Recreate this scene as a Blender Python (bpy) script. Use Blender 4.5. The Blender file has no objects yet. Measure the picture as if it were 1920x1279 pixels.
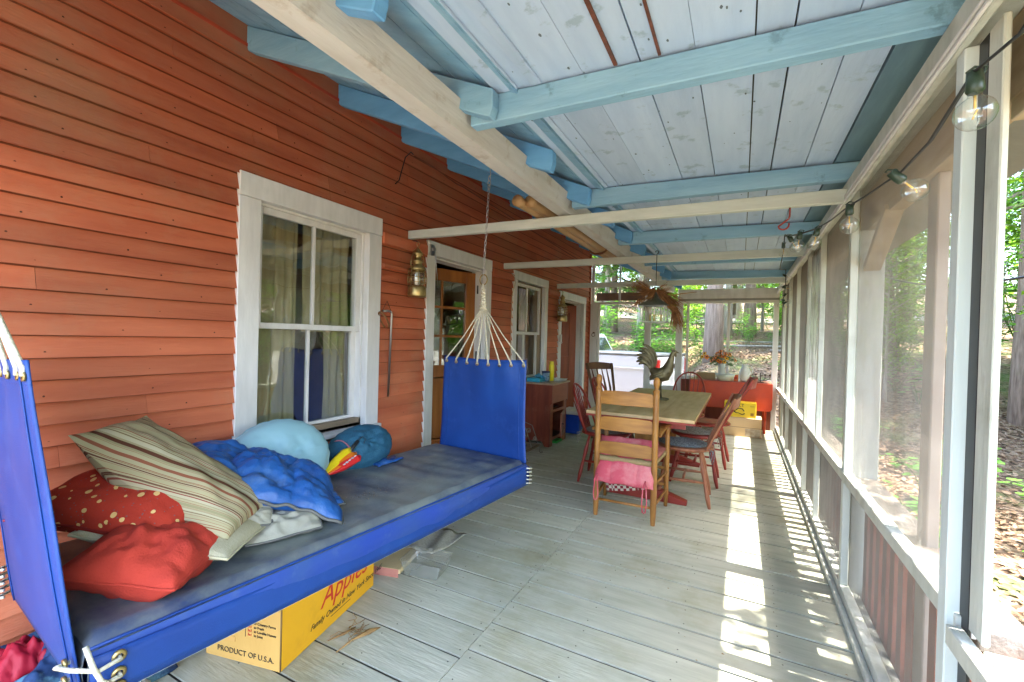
import bpy, math, random
from math import sin, cos, pi, radians, sqrt
from mathutils import Vector, Matrix, noise
random.seed(7)
scene = bpy.context.scene
col = scene.collection
# ---------------------------------------------------------------- camera
cam_d = bpy.data.cameras.new("camera"); cam = bpy.data.objects.new("camera", cam_d); col.objects.link(cam)
cam_d.sensor_width = 36.0; cam_d.lens = 837.0 / 1920.0 * 36.0; cam_d.clip_start = 0.02; cam_d.clip_end = 600
def _cam():
    yaw, pit, rol = .4745, -.0085, -.0271
    f = Vector((-sin(yaw)*cos(pit), cos(yaw)*cos(pit), sin(pit)))
    r = Vector((cos(yaw), sin(yaw), 0)); d = -(r.cross(f))
    c, s = cos(rol), sin(rol)
    r2 = c*r + s*d; d2 = -s*r + c*d
    m = Matrix((r2, -d2, -f)).transposed().to_4x4()
    m.translation = Vector((0, 0, 1.3)); return m
cam.matrix_world = _cam(); scene.camera = cam
# ---------------------------------------------------------------- sky, sun, exposure
SUN_EL, SUN_AZ = radians(62), radians(90)       # azimuth from +Y towards +X
world = bpy.data.worlds.new("World"); scene.world = world; world.use_nodes = True
wn = world.node_tree.nodes; wl = world.node_tree.links
sky = wn.new("ShaderNodeTexSky"); sky.sky_type = 'NISHITA'; sky.sun_disc = False
sky.sun_elevation = SUN_EL; sky.sun_rotation = SUN_AZ; sky.air_density = 1.0; sky.dust_density = 2.5; sky.ozone_density = 1.0
wl.new(sky.outputs[0], wn['Background'].inputs[0]); wn['Background'].inputs[1].default_value = 0.15
sun_d = bpy.data.lights.new("sun", 'SUN'); sun = bpy.data.objects.new("sun", sun_d); col.objects.link(sun)
sun_d.energy = 2.0; sun_d.angle = radians(.5); sun_d.color = (1, .95, .86)
sd = Vector((sin(SUN_AZ)*cos(SUN_EL), cos(SUN_AZ)*cos(SUN_EL), sin(SUN_EL)))
sun.rotation_euler = sd.to_track_quat('Z', 'Y').to_euler(); sun.location = sd*30
scene.view_settings.view_transform = 'Standard'; scene.view_settings.look = 'None'
scene.view_settings.gamma = 1; scene.view_settings.exposure = 3.95
scene.render.engine = 'CYCLES'
scene.cycles.max_bounces = 10; scene.cycles.diffuse_bounces = 6; scene.cycles.transparent_max_bounces = 24
scene.cycles.caustics_reflective = False; scene.cycles.caustics_refractive = False

# ---------------------------------------------------------------- helpers
def rn(a, b): return random.uniform(a, b)
_mats = {}
def M(name, c1, c2=None, rough=.6, scale=5, st=(1, 1, 1), bump=.15, bscale=40, rnd=.25, metal=0, spec=.4,
      dirt=None, dfac=.6, dscale=3, dlo=.55, dhi=.75, det=5, rot=(0, 0, 0), sheen=0):
    if name in _mats: return _mats[name]
    m = bpy.data.materials.new(name); m.use_nodes = True; _mats[name] = m
    n, l = m.node_tree.nodes, m.node_tree.links; b = n['Principled BSDF']
    if c2 is None: c2 = tuple(x*.78 for x in c1)
    tc = n.new("ShaderNodeTexCoord"); mp = n.new("ShaderNodeMapping"); l.new(tc.outputs['Object'], mp.inputs[0])
    mp.inputs['Scale'].default_value = st; mp.inputs['Rotation'].default_value = rot
    nz = n.new("ShaderNodeTexNoise"); nz.inputs['Scale'].default_value = scale; nz.inputs['Detail'].default_value = det
    l.new(mp.outputs[0], nz.inputs['Vector'])
    rp = n.new("ShaderNodeValToRGB"); rp.color_ramp.elements[0].color = (*c2, 1); rp.color_ramp.elements[1].color = (*c1, 1)
    rp.color_ramp.elements[0].position = .3; rp.color_ramp.elements[1].position = .65
    l.new(nz.outputs[0], rp.inputs[0]); out = rp.outputs[0]
    if dirt:
        nd = n.new("ShaderNodeTexNoise"); nd.inputs['Scale'].default_value = dscale; nd.inputs['Detail'].default_value = 8
        nd.inputs['Roughness'].default_value = .65
        l.new(tc.outputs['Object'], nd.inputs['Vector'])
        mr = n.new("ShaderNodeMapRange"); mr.inputs[1].default_value = dlo; mr.inputs[2].default_value = dhi; mr.inputs[4].default_value = dfac
        l.new(nd.outputs[0], mr.inputs[0]); mx = n.new("ShaderNodeMixRGB"); l.new(mr.outputs[0], mx.inputs[0])
        l.new(out, mx.inputs[1]); mx.inputs[2].default_value = (*dirt, 1); out = mx.outputs[0]
    at = n.new("ShaderNodeAttribute"); at.attribute_name = 'rnd'
    ma = n.new("ShaderNodeMath"); ma.operation = 'MULTIPLY_ADD'; l.new(at.outputs['Fac'], ma.inputs[0])
    ma.inputs[1].default_value = rnd; ma.inputs[2].default_value = 1 - rnd/2
    vm = n.new("ShaderNodeVectorMath"); vm.operation = 'SCALE'; l.new(out, vm.inputs[0]); l.new(ma.outputs[0], vm.inputs['Scale'])
    l.new(vm.outputs[0], b.inputs['Base Color'])
    if bump:
        nb = n.new("ShaderNodeTexNoise"); nb.inputs['Scale'].default_value = bscale; nb.inputs['Detail'].default_value = 4
        l.new(mp.outputs[0], nb.inputs['Vector']); bp = n.new("ShaderNodeBump"); bp.inputs['Strength'].default_value = bump
        bp.inputs['Distance'].default_value = .01; l.new(nb.outputs[0], bp.inputs['Height']); l.new(bp.outputs[0], b.inputs['Normal'])
    b.inputs['Roughness'].default_value = rough; b.inputs['Metallic'].default_value = metal
    b.inputs['Specular IOR Level'].default_value = spec
    if sheen: b.inputs['Sheen Weight'].default_value = sheen
    return m

class MB:
    def __init__(s): s.v = []; s.f = []; s.r = []; s.s = []
    def add(s, vs, fs, smooth=False, r=None):
        o = len(s.v); s.v += [tuple(x) for x in vs]; r = random.random() if r is None else r
        for f in fs: s.f.append(tuple(i+o for i in f)); s.r.append(r); s.s.append(smooth)
    def hexa(s, p, r=None):   # 8 points: bottom 4, top 4
        s.add(p, [(3, 2, 1, 0), (4, 5, 6, 7), (0, 1, 5, 4), (1, 2, 6, 5), (2, 3, 7, 6), (3, 0, 4, 7)], False, r)
    def box(s, x0, x1, y0, y1, z0, z1, r=None):
        s.hexa([(x0, y0, z0), (x1, y0, z0), (x1, y1, z0), (x0, y1, z0), (x0, y0, z1), (x1, y0, z1), (x1, y1, z1), (x0, y1, z1)], r); return s
    def obox(s, c, ax, hx, hy, hz, r=None):   # oriented by 3x3 columns
        ax = [Vector(a) for a in ax]; c = Vector(c); P = []
        for k in (-1, 1):
            for i, j in ((-1, -1), (1, -1), (1, 1), (-1, 1)): P.append(c + ax[0]*hx*i + ax[1]*hy*j + ax[2]*hz*k)
        s.hexa(P, r); return s
    def bar(s, p, q, w, h, up=(0, 0, 1), r=None, w2=None, h2=None):
        p = Vector(p); q = Vector(q); d = (q-p).normalized(); u = Vector(up); sd_ = d.cross(u).normalized(); u = sd_.cross(d).normalized()
        w2 = w if w2 is None else w2; h2 = h if h2 is None else h2; P = []
        for c, ww, hh in ((p, w, h), (q, w2, h2)):
            for i, j in ((-1, -1), (1, -1), (1, 1), (-1, 1)): P.append(c + sd_*ww/2*i + u*hh/2*j)
        s.hexa(P, r); return s
    def tube(s, pts, rad, n=8, r=None, cap=True):
        pts = [Vector(p) for p in pts]; m = len(pts)
        if not hasattr(rad, '__len__'): rad = [rad]*m
        V = []; t0 = (pts[1]-pts[0]).normalized(); a = t0.orthogonal().normalized()
        for i, p in enumerate(pts):
            t = (pts[min(i+1, m-1)]-pts[max(i-1, 0)])
            t = t.normalized() if t.length > 1e-9 else t0
            a = (a - t*a.dot(t)); a = a.normalized() if a.length > 1e-6 else t.orthogonal().normalized(); b = t.cross(a)
            for k in range(n):
                g = 2*pi*k/n; V.append(p + (a*cos(g)+b*sin(g))*rad[i])
        F = [(i*n+k, i*n+(k+1) % n, (i+1)*n+(k+1) % n, (i+1)*n+k) for i in range(m-1) for k in range(n)]
        if cap: F += [tuple(range(n-1, -1, -1)), tuple((m-1)*n+k for k in range(n))]
        s.add(V, F, True, r); return s
    def lathe(s, prof, c=(0, 0, 0), n=20, r=None, axis=None):
        c = Vector(c); V = []; m = len(prof); ax = Vector(axis or (0, 0, 1)).normalized()
        a = ax.orthogonal().normalized(); b = ax.cross(a)
        for (R_, z) in prof:
            for k in range(n):
                g = 2*pi*k/n; V.append(c + ax*z + (a*cos(g)+b*sin(g))*R_)
        F = [(i*n+k, i*n+(k+1) % n, (i+1)*n+(k+1) % n, (i+1)*n+k) for i in range(m-1) for k in range(n)]
        s.add(V, F, True, r); return s
    def ell(s, c, rx, ry, rz, n=12, m=8, r=None, mat=None):
        c = Vector(c); V = []; 
        for i in range(m+1):
            t = pi*i/m
            for k in range(n):
                g = 2*pi*k/n; p = Vector((rx*sin(t)*cos(g), ry*sin(t)*sin(g), rz*cos(t)))
                if mat: p = mat @ p
                V.append(c+p)
        F = [(i*n+k, (i+1)*n+k, (i+1)*n+(k+1) % n, i*n+(k+1) % n) for i in range(m) for k in range(n)]
        s.add(V, F, True, r); return s
    def grid(s, fn, nu, nv, smooth=True, r=None):
        V = [fn(i/nu, j/nv) for i in range(nu+1) for j in range(nv+1)]
        F = [(i*(nv+1)+j, (i+1)*(nv+1)+j, (i+1)*(nv+1)+j+1, i*(nv+1)+j+1) for i in range(nu) for j in range(nv)]
        s.add(V, F, smooth, r); return s
    def prism(s, poly, fn, r=None):   # poly: list of 2D points; fn(p, k) -> 3D for k = 0, 1
        n = len(poly); V = [fn(p, 0) for p in poly] + [fn(p, 1) for p in poly]
        F = [tuple(range(n-1, -1, -1)), tuple(range(n, 2*n))] + [(i, (i+1) % n, n+(i+1) % n, n+i) for i in range(n)]
        s.add(V, F, False, r); return s
    def build(s, name, mat, parent=None, bevel=0, solid=0, seg=1):
        me = bpy.data.meshes.new(name); me.from_pydata(s.v, [], s.f)
        me.polygons.foreach_set('use_smooth', s.s)
        at = me.attributes.new('rnd', 'FLOAT', 'FACE'); at.data.foreach_set('value', s.r)
        me.materials.append(mat); me.update()
        o = bpy.data.objects.new(name, me); col.objects.link(o)
        if parent is not None: o.parent = parent
        if bevel:
            b = o.modifiers.new('bevel', 'BEVEL'); b.width = bevel; b.segments = seg; b.limit_method = 'ANGLE'; b.angle_limit = radians(40)
        if solid:
            b = o.modifiers.new('solid', 'SOLIDIFY'); b.thickness = solid; b.offset = 0
        return o
def tag(o, label=None, cat=None, group=None, kind=None):
    if label: o['label'] = label
    if cat: o['category'] = cat
    if group: o['group'] = group
    if kind: o['kind'] = kind
    return o
def thing(name, label, cat, loc=(0, 0, 0), rz=0, group=None):
    o = bpy.data.objects.new(name, None); o.empty_display_size = .1; col.objects.link(o); o.location = loc; o.rotation_euler = (0, 0, rz)
    return tag(o, label, cat, group)
def dup(root, loc=None, rz=None, label=None, sc=None):
    r = root.copy(); col.objects.link(r)
    if loc is not None: r.location = loc
    if rz is not None: r.rotation_euler = (0, 0, rz)
    if sc is not None: r.scale = (sc, sc, sc)
    if label: r['label'] = label
    for ch in list(root.children):
        c = ch.copy(); col.objects.link(c); c.parent = r
        for g in list(ch.children):
            d = g.copy(); col.objects.link(d); d.parent = c
    return r
def fbm(p, sc=1.0, o=3):
    p = Vector(p)*sc; return noise.fractal(p, .9, 2.0, o)
def arc(c, r, a0, a1, n, ax='xz', ry=None):
    ry = ry or r; out = []
    for i in range(n+1):
        g = a0+(a1-a0)*i/n; p = [0, 0, 0]; d = {'x': 0, 'y': 1, 'z': 2}
        p[d[ax[0]]] = r*cos(g); p[d[ax[1]]] = ry*sin(g); out.append(tuple(c[k]+p[k] for k in range(3)))
    return out
def text_mesh(parent, name, body, size, loc, rx, mat, right, up, shear=0, ext=.0006):
    cu = bpy.data.curves.new(name, 'FONT'); cu.body = body; cu.size = size; cu.extrude = ext; cu.shear = shear; cu.resolution_u = 3
    t = bpy.data.objects.new(name, cu); col.objects.link(t)
    dg = bpy.context.evaluated_depsgraph_get(); me = bpy.data.meshes.new_from_object(t.evaluated_get(dg))
    bpy.data.objects.remove(t); me.materials.clear(); me.materials.append(mat)
    o = bpy.data.objects.new(name, me); col.objects.link(o); o.parent = parent
    R_ = Vector(right).normalized(); U = Vector(up).normalized(); N = R_.cross(U)
    m = Matrix((R_, U, N)).transposed().to_4x4(); m.translation = Vector(loc); o.matrix_local = m
    return o
# glass-like: clear sheet with true fresnel reflection
def clear_mat(name, ior=1.5, rough=.03, tint=(1, 1, 1), bump=0, bs=3, milk=0, milkc=(.8, .8, .8)):
    m = bpy.data.materials.new(name); m.use_nodes = True; n, l = m.node_tree.nodes, m.node_tree.links; n.remove(n['Principled BSDF'])
    tr = n.new('ShaderNodeBsdfTransparent'); tr.inputs[0].default_value = (*tint, 1); gl = n.new('ShaderNodeBsdfGlossy'); gl.inputs['Roughness'].default_value = rough
    fr = n.new('ShaderNodeFresnel'); ge = n.new('ShaderNodeNewGeometry'); mi = n.new('ShaderNodeMapRange'); mi.inputs[3].default_value = ior; mi.inputs[4].default_value = 1/ior
    l.new(ge.outputs['Backfacing'], mi.inputs[0]); l.new(mi.outputs[0], fr.inputs[0]); mx = n.new('ShaderNodeMixShader')
    l.new(fr.outputs[0], mx.inputs[0]); out = tr.outputs[0]
    if milk:
        df = n.new('ShaderNodeBsdfDiffuse'); df.inputs[0].default_value = (*milkc, 1); tl = n.new('ShaderNodeBsdfTranslucent'); tl.inputs[0].default_value = (*milkc, 1)
        ad = n.new('ShaderNodeMixShader'); l.new(df.outputs[0], ad.inputs[1]); l.new(tl.outputs[0], ad.inputs[2])
        m2 = n.new('ShaderNodeMixShader'); l.new(out, m2.inputs[1]); l.new(ad.outputs[0], m2.inputs[2])
        tc = n.new('ShaderNodeTexCoord'); nz = n.new('ShaderNodeTexNoise'); nz.inputs['Scale'].default_value = 4; l.new(tc.outputs['Object'], nz.inputs[0])
        mr = n.new('ShaderNodeMapRange'); mr.inputs[1].default_value = .35; mr.inputs[2].default_value = .7; mr.inputs[3].default_value = milk*.6; mr.inputs[4].default_value = min(1, milk*1.4)
        l.new(nz.outputs[0], mr.inputs[0]); l.new(mr.outputs[0], m2.inputs[0]); out = m2.outputs[0]
    l.new(out, mx.inputs[1]); l.new(gl.outputs[0], mx.inputs[2]); l.new(mx.outputs[0], n['Material Output'].inputs[0])
    if bump:
        tc = n.new('ShaderNodeTexCoord'); nz = n.new('ShaderNodeTexNoise'); nz.inputs['Scale'].default_value = bs; l.new(tc.outputs['Object'], nz.inputs[0])
        bp = n.new('ShaderNodeBump'); bp.inputs['Strength'].default_value = bump; bp.inputs['Distance'].default_value = .02; l.new(nz.outputs[0], bp.inputs['Height'])
        l.new(bp.outputs[0], gl.inputs['Normal']); l.new(bp.outputs[0], fr.inputs['Normal'])
    return m

# ---------------------------------------------------------------- materials
m_clap = M('clapboard', (.52, .145, .066), (.41, .098, .044), .62, 3, (4, .5, 4), .25, 30, .34, dirt=(.40, .20, .11), dfac=.6, dscale=1.8, dlo=.48, dhi=.7)
m_white = M('white_trim', (.72, .71, .70), (.62, .61, .60), .5, 6, (3, 3, .6), .12, 30, .08, dirt=(.45, .44, .40), dfac=.35)
m_tie = M('tie_paint', (.55, .59, .55), (.46, .50, .46), .6, 8, (.5, 3, 3), .2, 25, .1, dirt=(.35, .36, .30), dfac=.4)
m_cream = M('cream_beam', (.58, .57, .55), (.50, .48, .45), .62, 8, (3, .4, 3), .35, 25, .1, dirt=(.36, .30, .24), dfac=.6, dscale=8, dlo=.56, dhi=.66)
m_blue = M('blue_rafter', (.26, .46, .62), (.19, .37, .54), .55, 6, (.5, 3, 3), .25, 25, .12, dirt=(.10, .20, .27), dfac=.6, dscale=10, dlo=.60, dhi=.67)
m_sky = M('blue_tail', (.15, .39, .70), (.11, .31, .60), .55, 6, (.5, 3, 3), .2, 25, .1)
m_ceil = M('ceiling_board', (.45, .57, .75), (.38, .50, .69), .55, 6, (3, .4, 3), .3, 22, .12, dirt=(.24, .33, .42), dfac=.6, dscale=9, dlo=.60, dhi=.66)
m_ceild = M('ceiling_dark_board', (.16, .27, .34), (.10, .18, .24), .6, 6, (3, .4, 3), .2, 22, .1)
m_floor = M('floor_plank', (.52, .51, .40), (.41, .41, .31), .6, 6, (.6, 4, 3), .25, 20, .14, dirt=(.27, .23, .10), dfac=.8, dscale=1.5, dlo=.50, dhi=.74)
m_gap = M('dark_gap', (.03, .025, .02))
m_screenpost = M('grey_post', (.58, .59, .53), (.46, .48, .42), .6, 5, (3, 3, .5), .3, 20, .1, dirt=(.28, .28, .22), dfac=.6, dscale=4)
m_raw = M('raw_wood', (.50, .40, .28), (.38, .28, .18), .65, 8, (3, .4, 3), .3, 25, .15)
m_picket = M('picket_red', (.28, .07, .035), (.20, .05, .025), .6, 5, (3, 3, .6), .1, 20, .15)
m_wire = M('screen_wire', (.26, .24, .20), rough=.5, bump=0)
m_glass = clear_mat('window_glass', 2.7, .01, (.86, .9, .86), .35, 2.2)
m_clear = clear_mat('clear_glass', 1.9, .02, (.96, .97, .95))
m_brown = M('stained_wood', (.36, .13, .03), (.22, .07, .015), .35, 5, (3, 3, .4), .15, 25, .2)
m_dark = M('dark_interior', (.06, .05, .045))
m_room = M('room_wall', (.30, .22, .14))
m_chrome = M('steel', (.6, .6, .6), rough=.3, metal=1, bump=0)
m_black = M('black_plastic', (.02, .02, .02), rough=.4, bump=0)
m_rope = M('cotton_rope', (.70, .66, .52), (.55, .50, .37), .8, 60, (1, 1, 1), .5, 150, .15)
m_brass = M('brass', (.48, .36, .15), (.28, .20, .08), .38, 25, metal=.85, rnd=.1, bump=.1)
# ================================================================ HOUSE
W = -2.45; YA, YE = -0.7, 7.70
house = thing('house', 'red clapboard house with white trimmed windows and doors along the porch', 'house', (0, 0, 0))
OPEN = [(1.46, 2.53, .585, 2.16), (3.08, 4.19, -.1, 2.12), (4.72, 5.78, .675, 2.10), (6.22, 7.49, -.1, 2.02)]
cb = MB(); PITCH = .0885; z = .02; i = 0
while z < 2.80:
    segs = [(YA, YE)]
    for (a, b, c, d) in OPEN:
        if z+PITCH > c+.01 and z < d-.085:
            ns = []
            for (s0, s1) in segs:
                if b <= s0 or a >= s1: ns.append((s0, s1)); continue
                if a > s0: ns.append((s0, a))
                if b < s1: ns.append((b, s1))
            segs = ns
    for (s0, s1) in segs:
        y = s0
        while y < s1-.02:
            L_ = rn(1.3, 3.6); e = min(s1, y+L_)
            if s1-e < .35: e = s1
            n = max(1, int((e-y)/.35)); rr = random.random(); ph = rn(0, 50); V = []
            for k in range(n+1):
                yy = y+(e-y)*k/n
                if k == 0 and y > s0: yy += .0012
                dz = .0035*noise.noise(Vector((yy*1.1, i*3.1, ph*.02))); dx = .0025*noise.noise(Vector((yy*1.7, ph, 2)))
                V += [(W-.02, yy, z+dz+.013), (W+.016+dx, yy, z+dz+.012), (W+.029+dx, yy, z+dz), (W+.003, yy, z+PITCH+.016), (W-.02, yy, z+PITCH+.016)]
            F = []
            for k in range(n):
                o = k*5
                for q in range(5): F.append((o+q, o+5+q, o+5+(q+1) % 5, o+(q+1) % 5))
            F += [(0, 1, 2, 3, 4), (n*5+4, n*5+3, n*5+2, n*5+1, n*5)]
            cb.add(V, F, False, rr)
            cb.add([(W+.0085, y, z+PITCH-.0048), (W+.0085, e, z+PITCH-.0048), (W+.0075, e, z+PITCH+.004), (W+.0075, y, z+PITCH+.004)], [(0, 1, 2, 3)], False, -1.35)  # dark strip just under each lap: the lap's shadow line painted in
            yn = y+rn(.1, .3)
            while yn < e-.03:
                zn = z+.022+rn(-.004, .006)
                cb.add([(W+.0292-.245*(zn-z), yn+.0042*cos(g*pi/3), zn+.0042*sin(g*pi/3)-.0) for g in range(6)], [tuple(range(6))], False, -1.8)
                yn += rn(.36, .44)
            y = e
    z += PITCH; i += 1
ZT = z
cb.box(W-.02, W-.001, YA, YE, ZT-.02, 3.02, .2)
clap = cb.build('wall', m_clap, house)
fb = MB(); fb.box(W-.001, W+.012, YA, YE, ZT-.006, ZT+.012, .9); fb.build('drip_edge', M('red_trim', (.50, .07, .025), (.4, .05, .02), rnd=.1), house)
bp_ = MB()   # sheathing behind the boards with real openings
def wall_with_holes(mb, x0, x1, ya, yb, za, zb, holes):
    ys = sorted({ya, yb, *[h[0]+.12 for h in holes], *[h[1]-.12 for h in holes]})
    for a, b in zip(ys[:-1], ys[1:]):
        m = (a+b)/2; hs = [h for h in holes if h[0]+.12 < m < h[1]-.12]
        if not hs: mb.box(x0, x1, a, b, za, zb); continue
        h = hs[0]
        if h[2] > za: mb.box(x0, x1, a, b, za, h[2]+.1)
        mb.box(x0, x1, a, b, h[3]-.12, zb)
wall_with_holes(bp_, W-.14, W-.021, YA, YE, -.5, 3.02, OPEN)
bp_.build('sheathing', m_room, house)
# rooms behind the openings
rm = MB(); rm.box(-6.2, -6.1, -.6, 7.6, 0, 3.02); rm.box(-6.1, W-.14, -.7, -.6, 0, 3.02); rm.box(-6.1, W-.14, 7.58, 7.69, 0, 3.02)
rm.box(-6.1, W-.14, 2.85, 2.93, .0, 3.0); rm.box(-6.1, W-.14, 5.95, 6.03, .0, 3.0)
rm.build('interior_wall', m_room, house)
rf = MB(); rf.box(-6.1, W-.02, -.6, 7.58, -.05, .0); rf.build('interior_floor', M('interior_floor_wood', (.22, .12, .06)), house)
rc = MB(); rc.box(-6.2, W-.021, -.7, 7.69, 3.021, 3.06); rc.build('interior_ceiling', m_room, house)
fd = MB(); fd.box(-6.2, W-.16, -.7, 7.7, -1.5, -.06); fd.build('foundation', M('foundation_stone', (.3, .29, .27)), house)

def curtain(parent, y0, y1, z0, z1, x, mat, n=7, name='curtain', amp=.018):
    mb = MB(); ph = rn(0, 6)
    mb.grid(lambda u, v: (x+amp*sin(u*n*2*pi+ph+.6*sin(v*3))+.01*noise.noise(Vector((u*4, v*3, ph))), y0+(y1-y0)*(u+.02*sin(v*4+u*9)), z0+(z1-z0)*v), n*8, 12)
    return mb.build(name, mat, parent)
m_curt = M('tan_curtain', (.46, .40, .24), (.36, .31, .18), .8, 30, (1, 1, .1), .1, 80, 0)
m_yel = M('yellow_curtain', (.75, .55, .06), (.62, .42, .04), .8, 30, (1, 1, .1), .1, 80, 0)
m_lil = M('lilac_curtain', (.50, .44, .50), rough=.8, rnd=0)
m_bcurt = M('brown_curtain', (.20, .10, .05), rough=.8, rnd=0)
def window(y0, y1, z0, z1, tw, lower, label=None, gl=None):
    w = MB()   # trim = the window itself
    x0, x1 = W-.02, W+.033
    w.box(x0, x1, y0, y0+tw, z0, z1-tw-.006); w.box(x0, x1, y1-tw, y1, z0, z1-tw-.006); w.box(x0, x1+.004, y0, y1, z1-tw-.004, z1)
    w.box(x0, x1+.03, y0-.01, y1+.01, z0-.03, z0-.001)
    wo = w.build('window', m_white, house, .003)
    a, b, c, d = y0+tw, y1-tw, z0, z1-tw-.004
    jb = MB(); jb.box(W-.13, W-.021, a-.015, a+.012, c, d); jb.box(W-.13, W-.021, b-.012, b+.015, c, d); jb.box(W-.13, W-.021, a+.012, b-.012, d-.012, d+.01); jb.box(W-.13, W-.021, a+.012, b-.012, c, c+.02)
    jb.build('frame', m_white, wo)
    mid = c+(d-c)*.50; t = .042
    for k, (s0, s1, sx) in enumerate(((mid-.018, d-.012, W-.035), (c+.02, mid+.018, W-.070))):
        s = MB(); yl, yr = a+.012, b-.012
        s.box(sx-.03, sx, yl, yl+t, s0, s1); s.box(sx-.03, sx, yr-t, yr, s0, s1)
        s.box(sx-.03, sx, yl+t, yr-t, s1-t*.9, s1); s.box(sx-.03, sx, yl+t, yr-t, s0, s0+t*(.8 if k == 0 else 1.3))
        ym = (yl+yr)/2; s.box(sx-.026, sx-.003, ym-.010, ym+.010, s0+t*.8, s1-t*.9)
        s.build('sash', m_white, wo, .002)
        g = MB(); g.grid(lambda u, v: (sx-.015+.0012*noise.noise(Vector((u*2.2, v*2.6, k*7+y0))), yl+t*.9+(yr-yl-1.8*t)*u, s0+.02+(s1-s0-.04)*v), 14, 14)
        g.build('pane', gl or m_glass, wo)
    return wo
w1 = window(1.46, 2.53, .63, 2.16, .125, .65)
curtain(w1, 1.60, 1.98, .6, 2.15, W-.17, m_curt, 5); curtain(w1, 2.02, 2.42, 1.3, 2.15, W-.18, m_curt, 5); curtain(w1, 2.22, 2.42, .6, 1.35, W-.19, m_curt, 3)
w2 = window(4.72, 5.78, .72, 2.10, .10, .7, None, clear_mat('thin_glass', 1.35, .01, (.95, .96, .94), .3, 2.2))
curtain(w2, 4.80, 5.16, .6, 2.1, W-.16, m_yel, 5); curtain(w2, 5.30, 5.50, .6, 1.95, W-.17, m_lil, 3); curtain(w2, 5.50, 5.62, .6, 2.0, W-.19, m_bcurt, 2)

def doorway(y0, y1, z1, tw):
    d = MB(); x0, x1 = W-.02, W+.033
    d.box(x0, x1, y0, y0+tw, .005, z1-tw-.006); d.box(x0, x1, y1-tw, y1, .005, z1-tw-.006); d.box(x0, x1+.004, y0, y1, z1-tw-.004, z1)
    o = d.build('door_frame', m_white, house, .003)
    j = MB(); a, b, t = y0+tw, y1-tw, z1-tw-.004
    j.box(W-.14, W-.021, a-.02, a+.015, .005, t); j.box(W-.14, W-.021, b-.015, b+.02, .005, t); j.box(W-.14, W-.021, a+.015, b-.015, t-.015, t+.01)
    j.box(W-.14, W+.03, a+.015, b-.015, .004, .03); j.build('jamb', m_white, o)
    return o, a+.015, b-.015, t-.015
d1, a, b, t = doorway(3.08, 4.19, 2.12, .115)
dd = MB(); hx, hy = W-.10, b-.01; dr = Vector((-.34, -.94, 0)).normalized(); nr = Vector((dr.y, -dr.x, 0)); wd = b-a-.03; up = Vector((0, 0, 1))
def dpiece(mb, u0, u1, z0, z1, th=.02, off=0): mb.obox(Vector((hx, hy, 0))+dr*(u0+u1)/2+nr*off+up*(z0+z1)/2, (dr, nr, up), (u1-u0)/2, th, (z1-z0)/2)
for (u0, u1, z0, z1) in ((0, .12, .04, t-.02), (wd-.12, wd, .04, t-.02), (.12, wd-.12, t-.14, t-.02), (.12, wd-.12, .04, .26), (.12, wd-.12, .88, 1.0)): dpiece(dd, u0, u1, z0, z1)
for zz in (1.28, 1.57): dpiece(dd, .12, wd-.12, zz, zz+.025, .012)
dpiece(dd, wd/2-.012, wd/2+.012, 1.0, t-.14, .011); dpiece(dd, .14, wd-.14, .27, .87, .008)
dob = dd.build('door', m_brown, house, .003)
dg_ = MB(); dpiece(dg_, .12, wd-.12, 1.0, t-.14, .002); dg_.build('pane', m_glass, dob)
for zz in (.3, 1.05, 1.75): hg = MB(); hg.tube([(W-.06, b-.004, zz), (W-.06, b-.004, zz+.09)], .008, 8); hg.build('hinge', m_black, dob)
cl = MB(); cl.box(W+.0345, W+.05, 3.10, 3.15, 1.99, 2.08); cl.box(W+.05, W+.08, 3.115, 3.135, 2.03, 2.05); cl.tube([(W+.075, 3.12, 2.04), (W+.03, 3.24, 1.72)], .003, 6); cl.build('door_closer', m_chrome, d1)
d2, a, b, t = doorway(6.22, 7.49, 2.02, .11)
dd = MB(); hx, hy = W-.10, b-.01; dr = Vector((-.80, -.60, 0)).normalized(); nr = Vector((dr.y, -dr.x, 0)); wd = .9
m_rb = M('red_brown_door', (.34, .07, .02), (.22, .045, .015), .35, 5, (3, 3, .4), .15, 25, .2)
for (u0, u1, z0, z1) in ((0, .12, .04, t-.02), (wd-.12, wd, .04, t-.02), (.12, wd-.12, t-.14, t-.02), (.12, wd-.12, .04, .26), (.12, wd-.12, .88, 1.0)): dpiece(dd, u0, u1, z0, z1)
dpiece(dd, .11, wd-.11, .26, .88, .008); dpiece(dd, .11, wd-.11, 1.0, t-.14, .008)
dd.build('door', m_rb, house, .003)
pk = MB(); pk.box(W+.036, W+.055, 6.24, 6.30, 1.25, 1.36); pk.tube(arc((W+.06, 6.27, 1.25), .022, pi, 2*pi, 8, 'yz'), .005, 6); pk.build('padlock', m_chrome, d2)
# red boards fixed beside the trims (short ledger blocks where the tie beams and lanterns meet the wall)
for (y0, y1, z0, z1) in ((2.535, 3.06, 1.98, 2.065), (2.54, 3.0, 1.80, 1.83), (4.20, 4.70, 1.96, 2.04), (5.79, 6.20, 1.92, 1.99)): bk = MB(); bk.box(W+.012, W+.05, y0, y1, z0, z1); bk.build('ledger_block', m_clap, house, .003)
ct = MB(); ct.box(W-.02, W+.04, YE, YE+.04, .0, 2.82); ct.build('corner_board', M('corner_red', (.35, .08, .04)), house)

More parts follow.
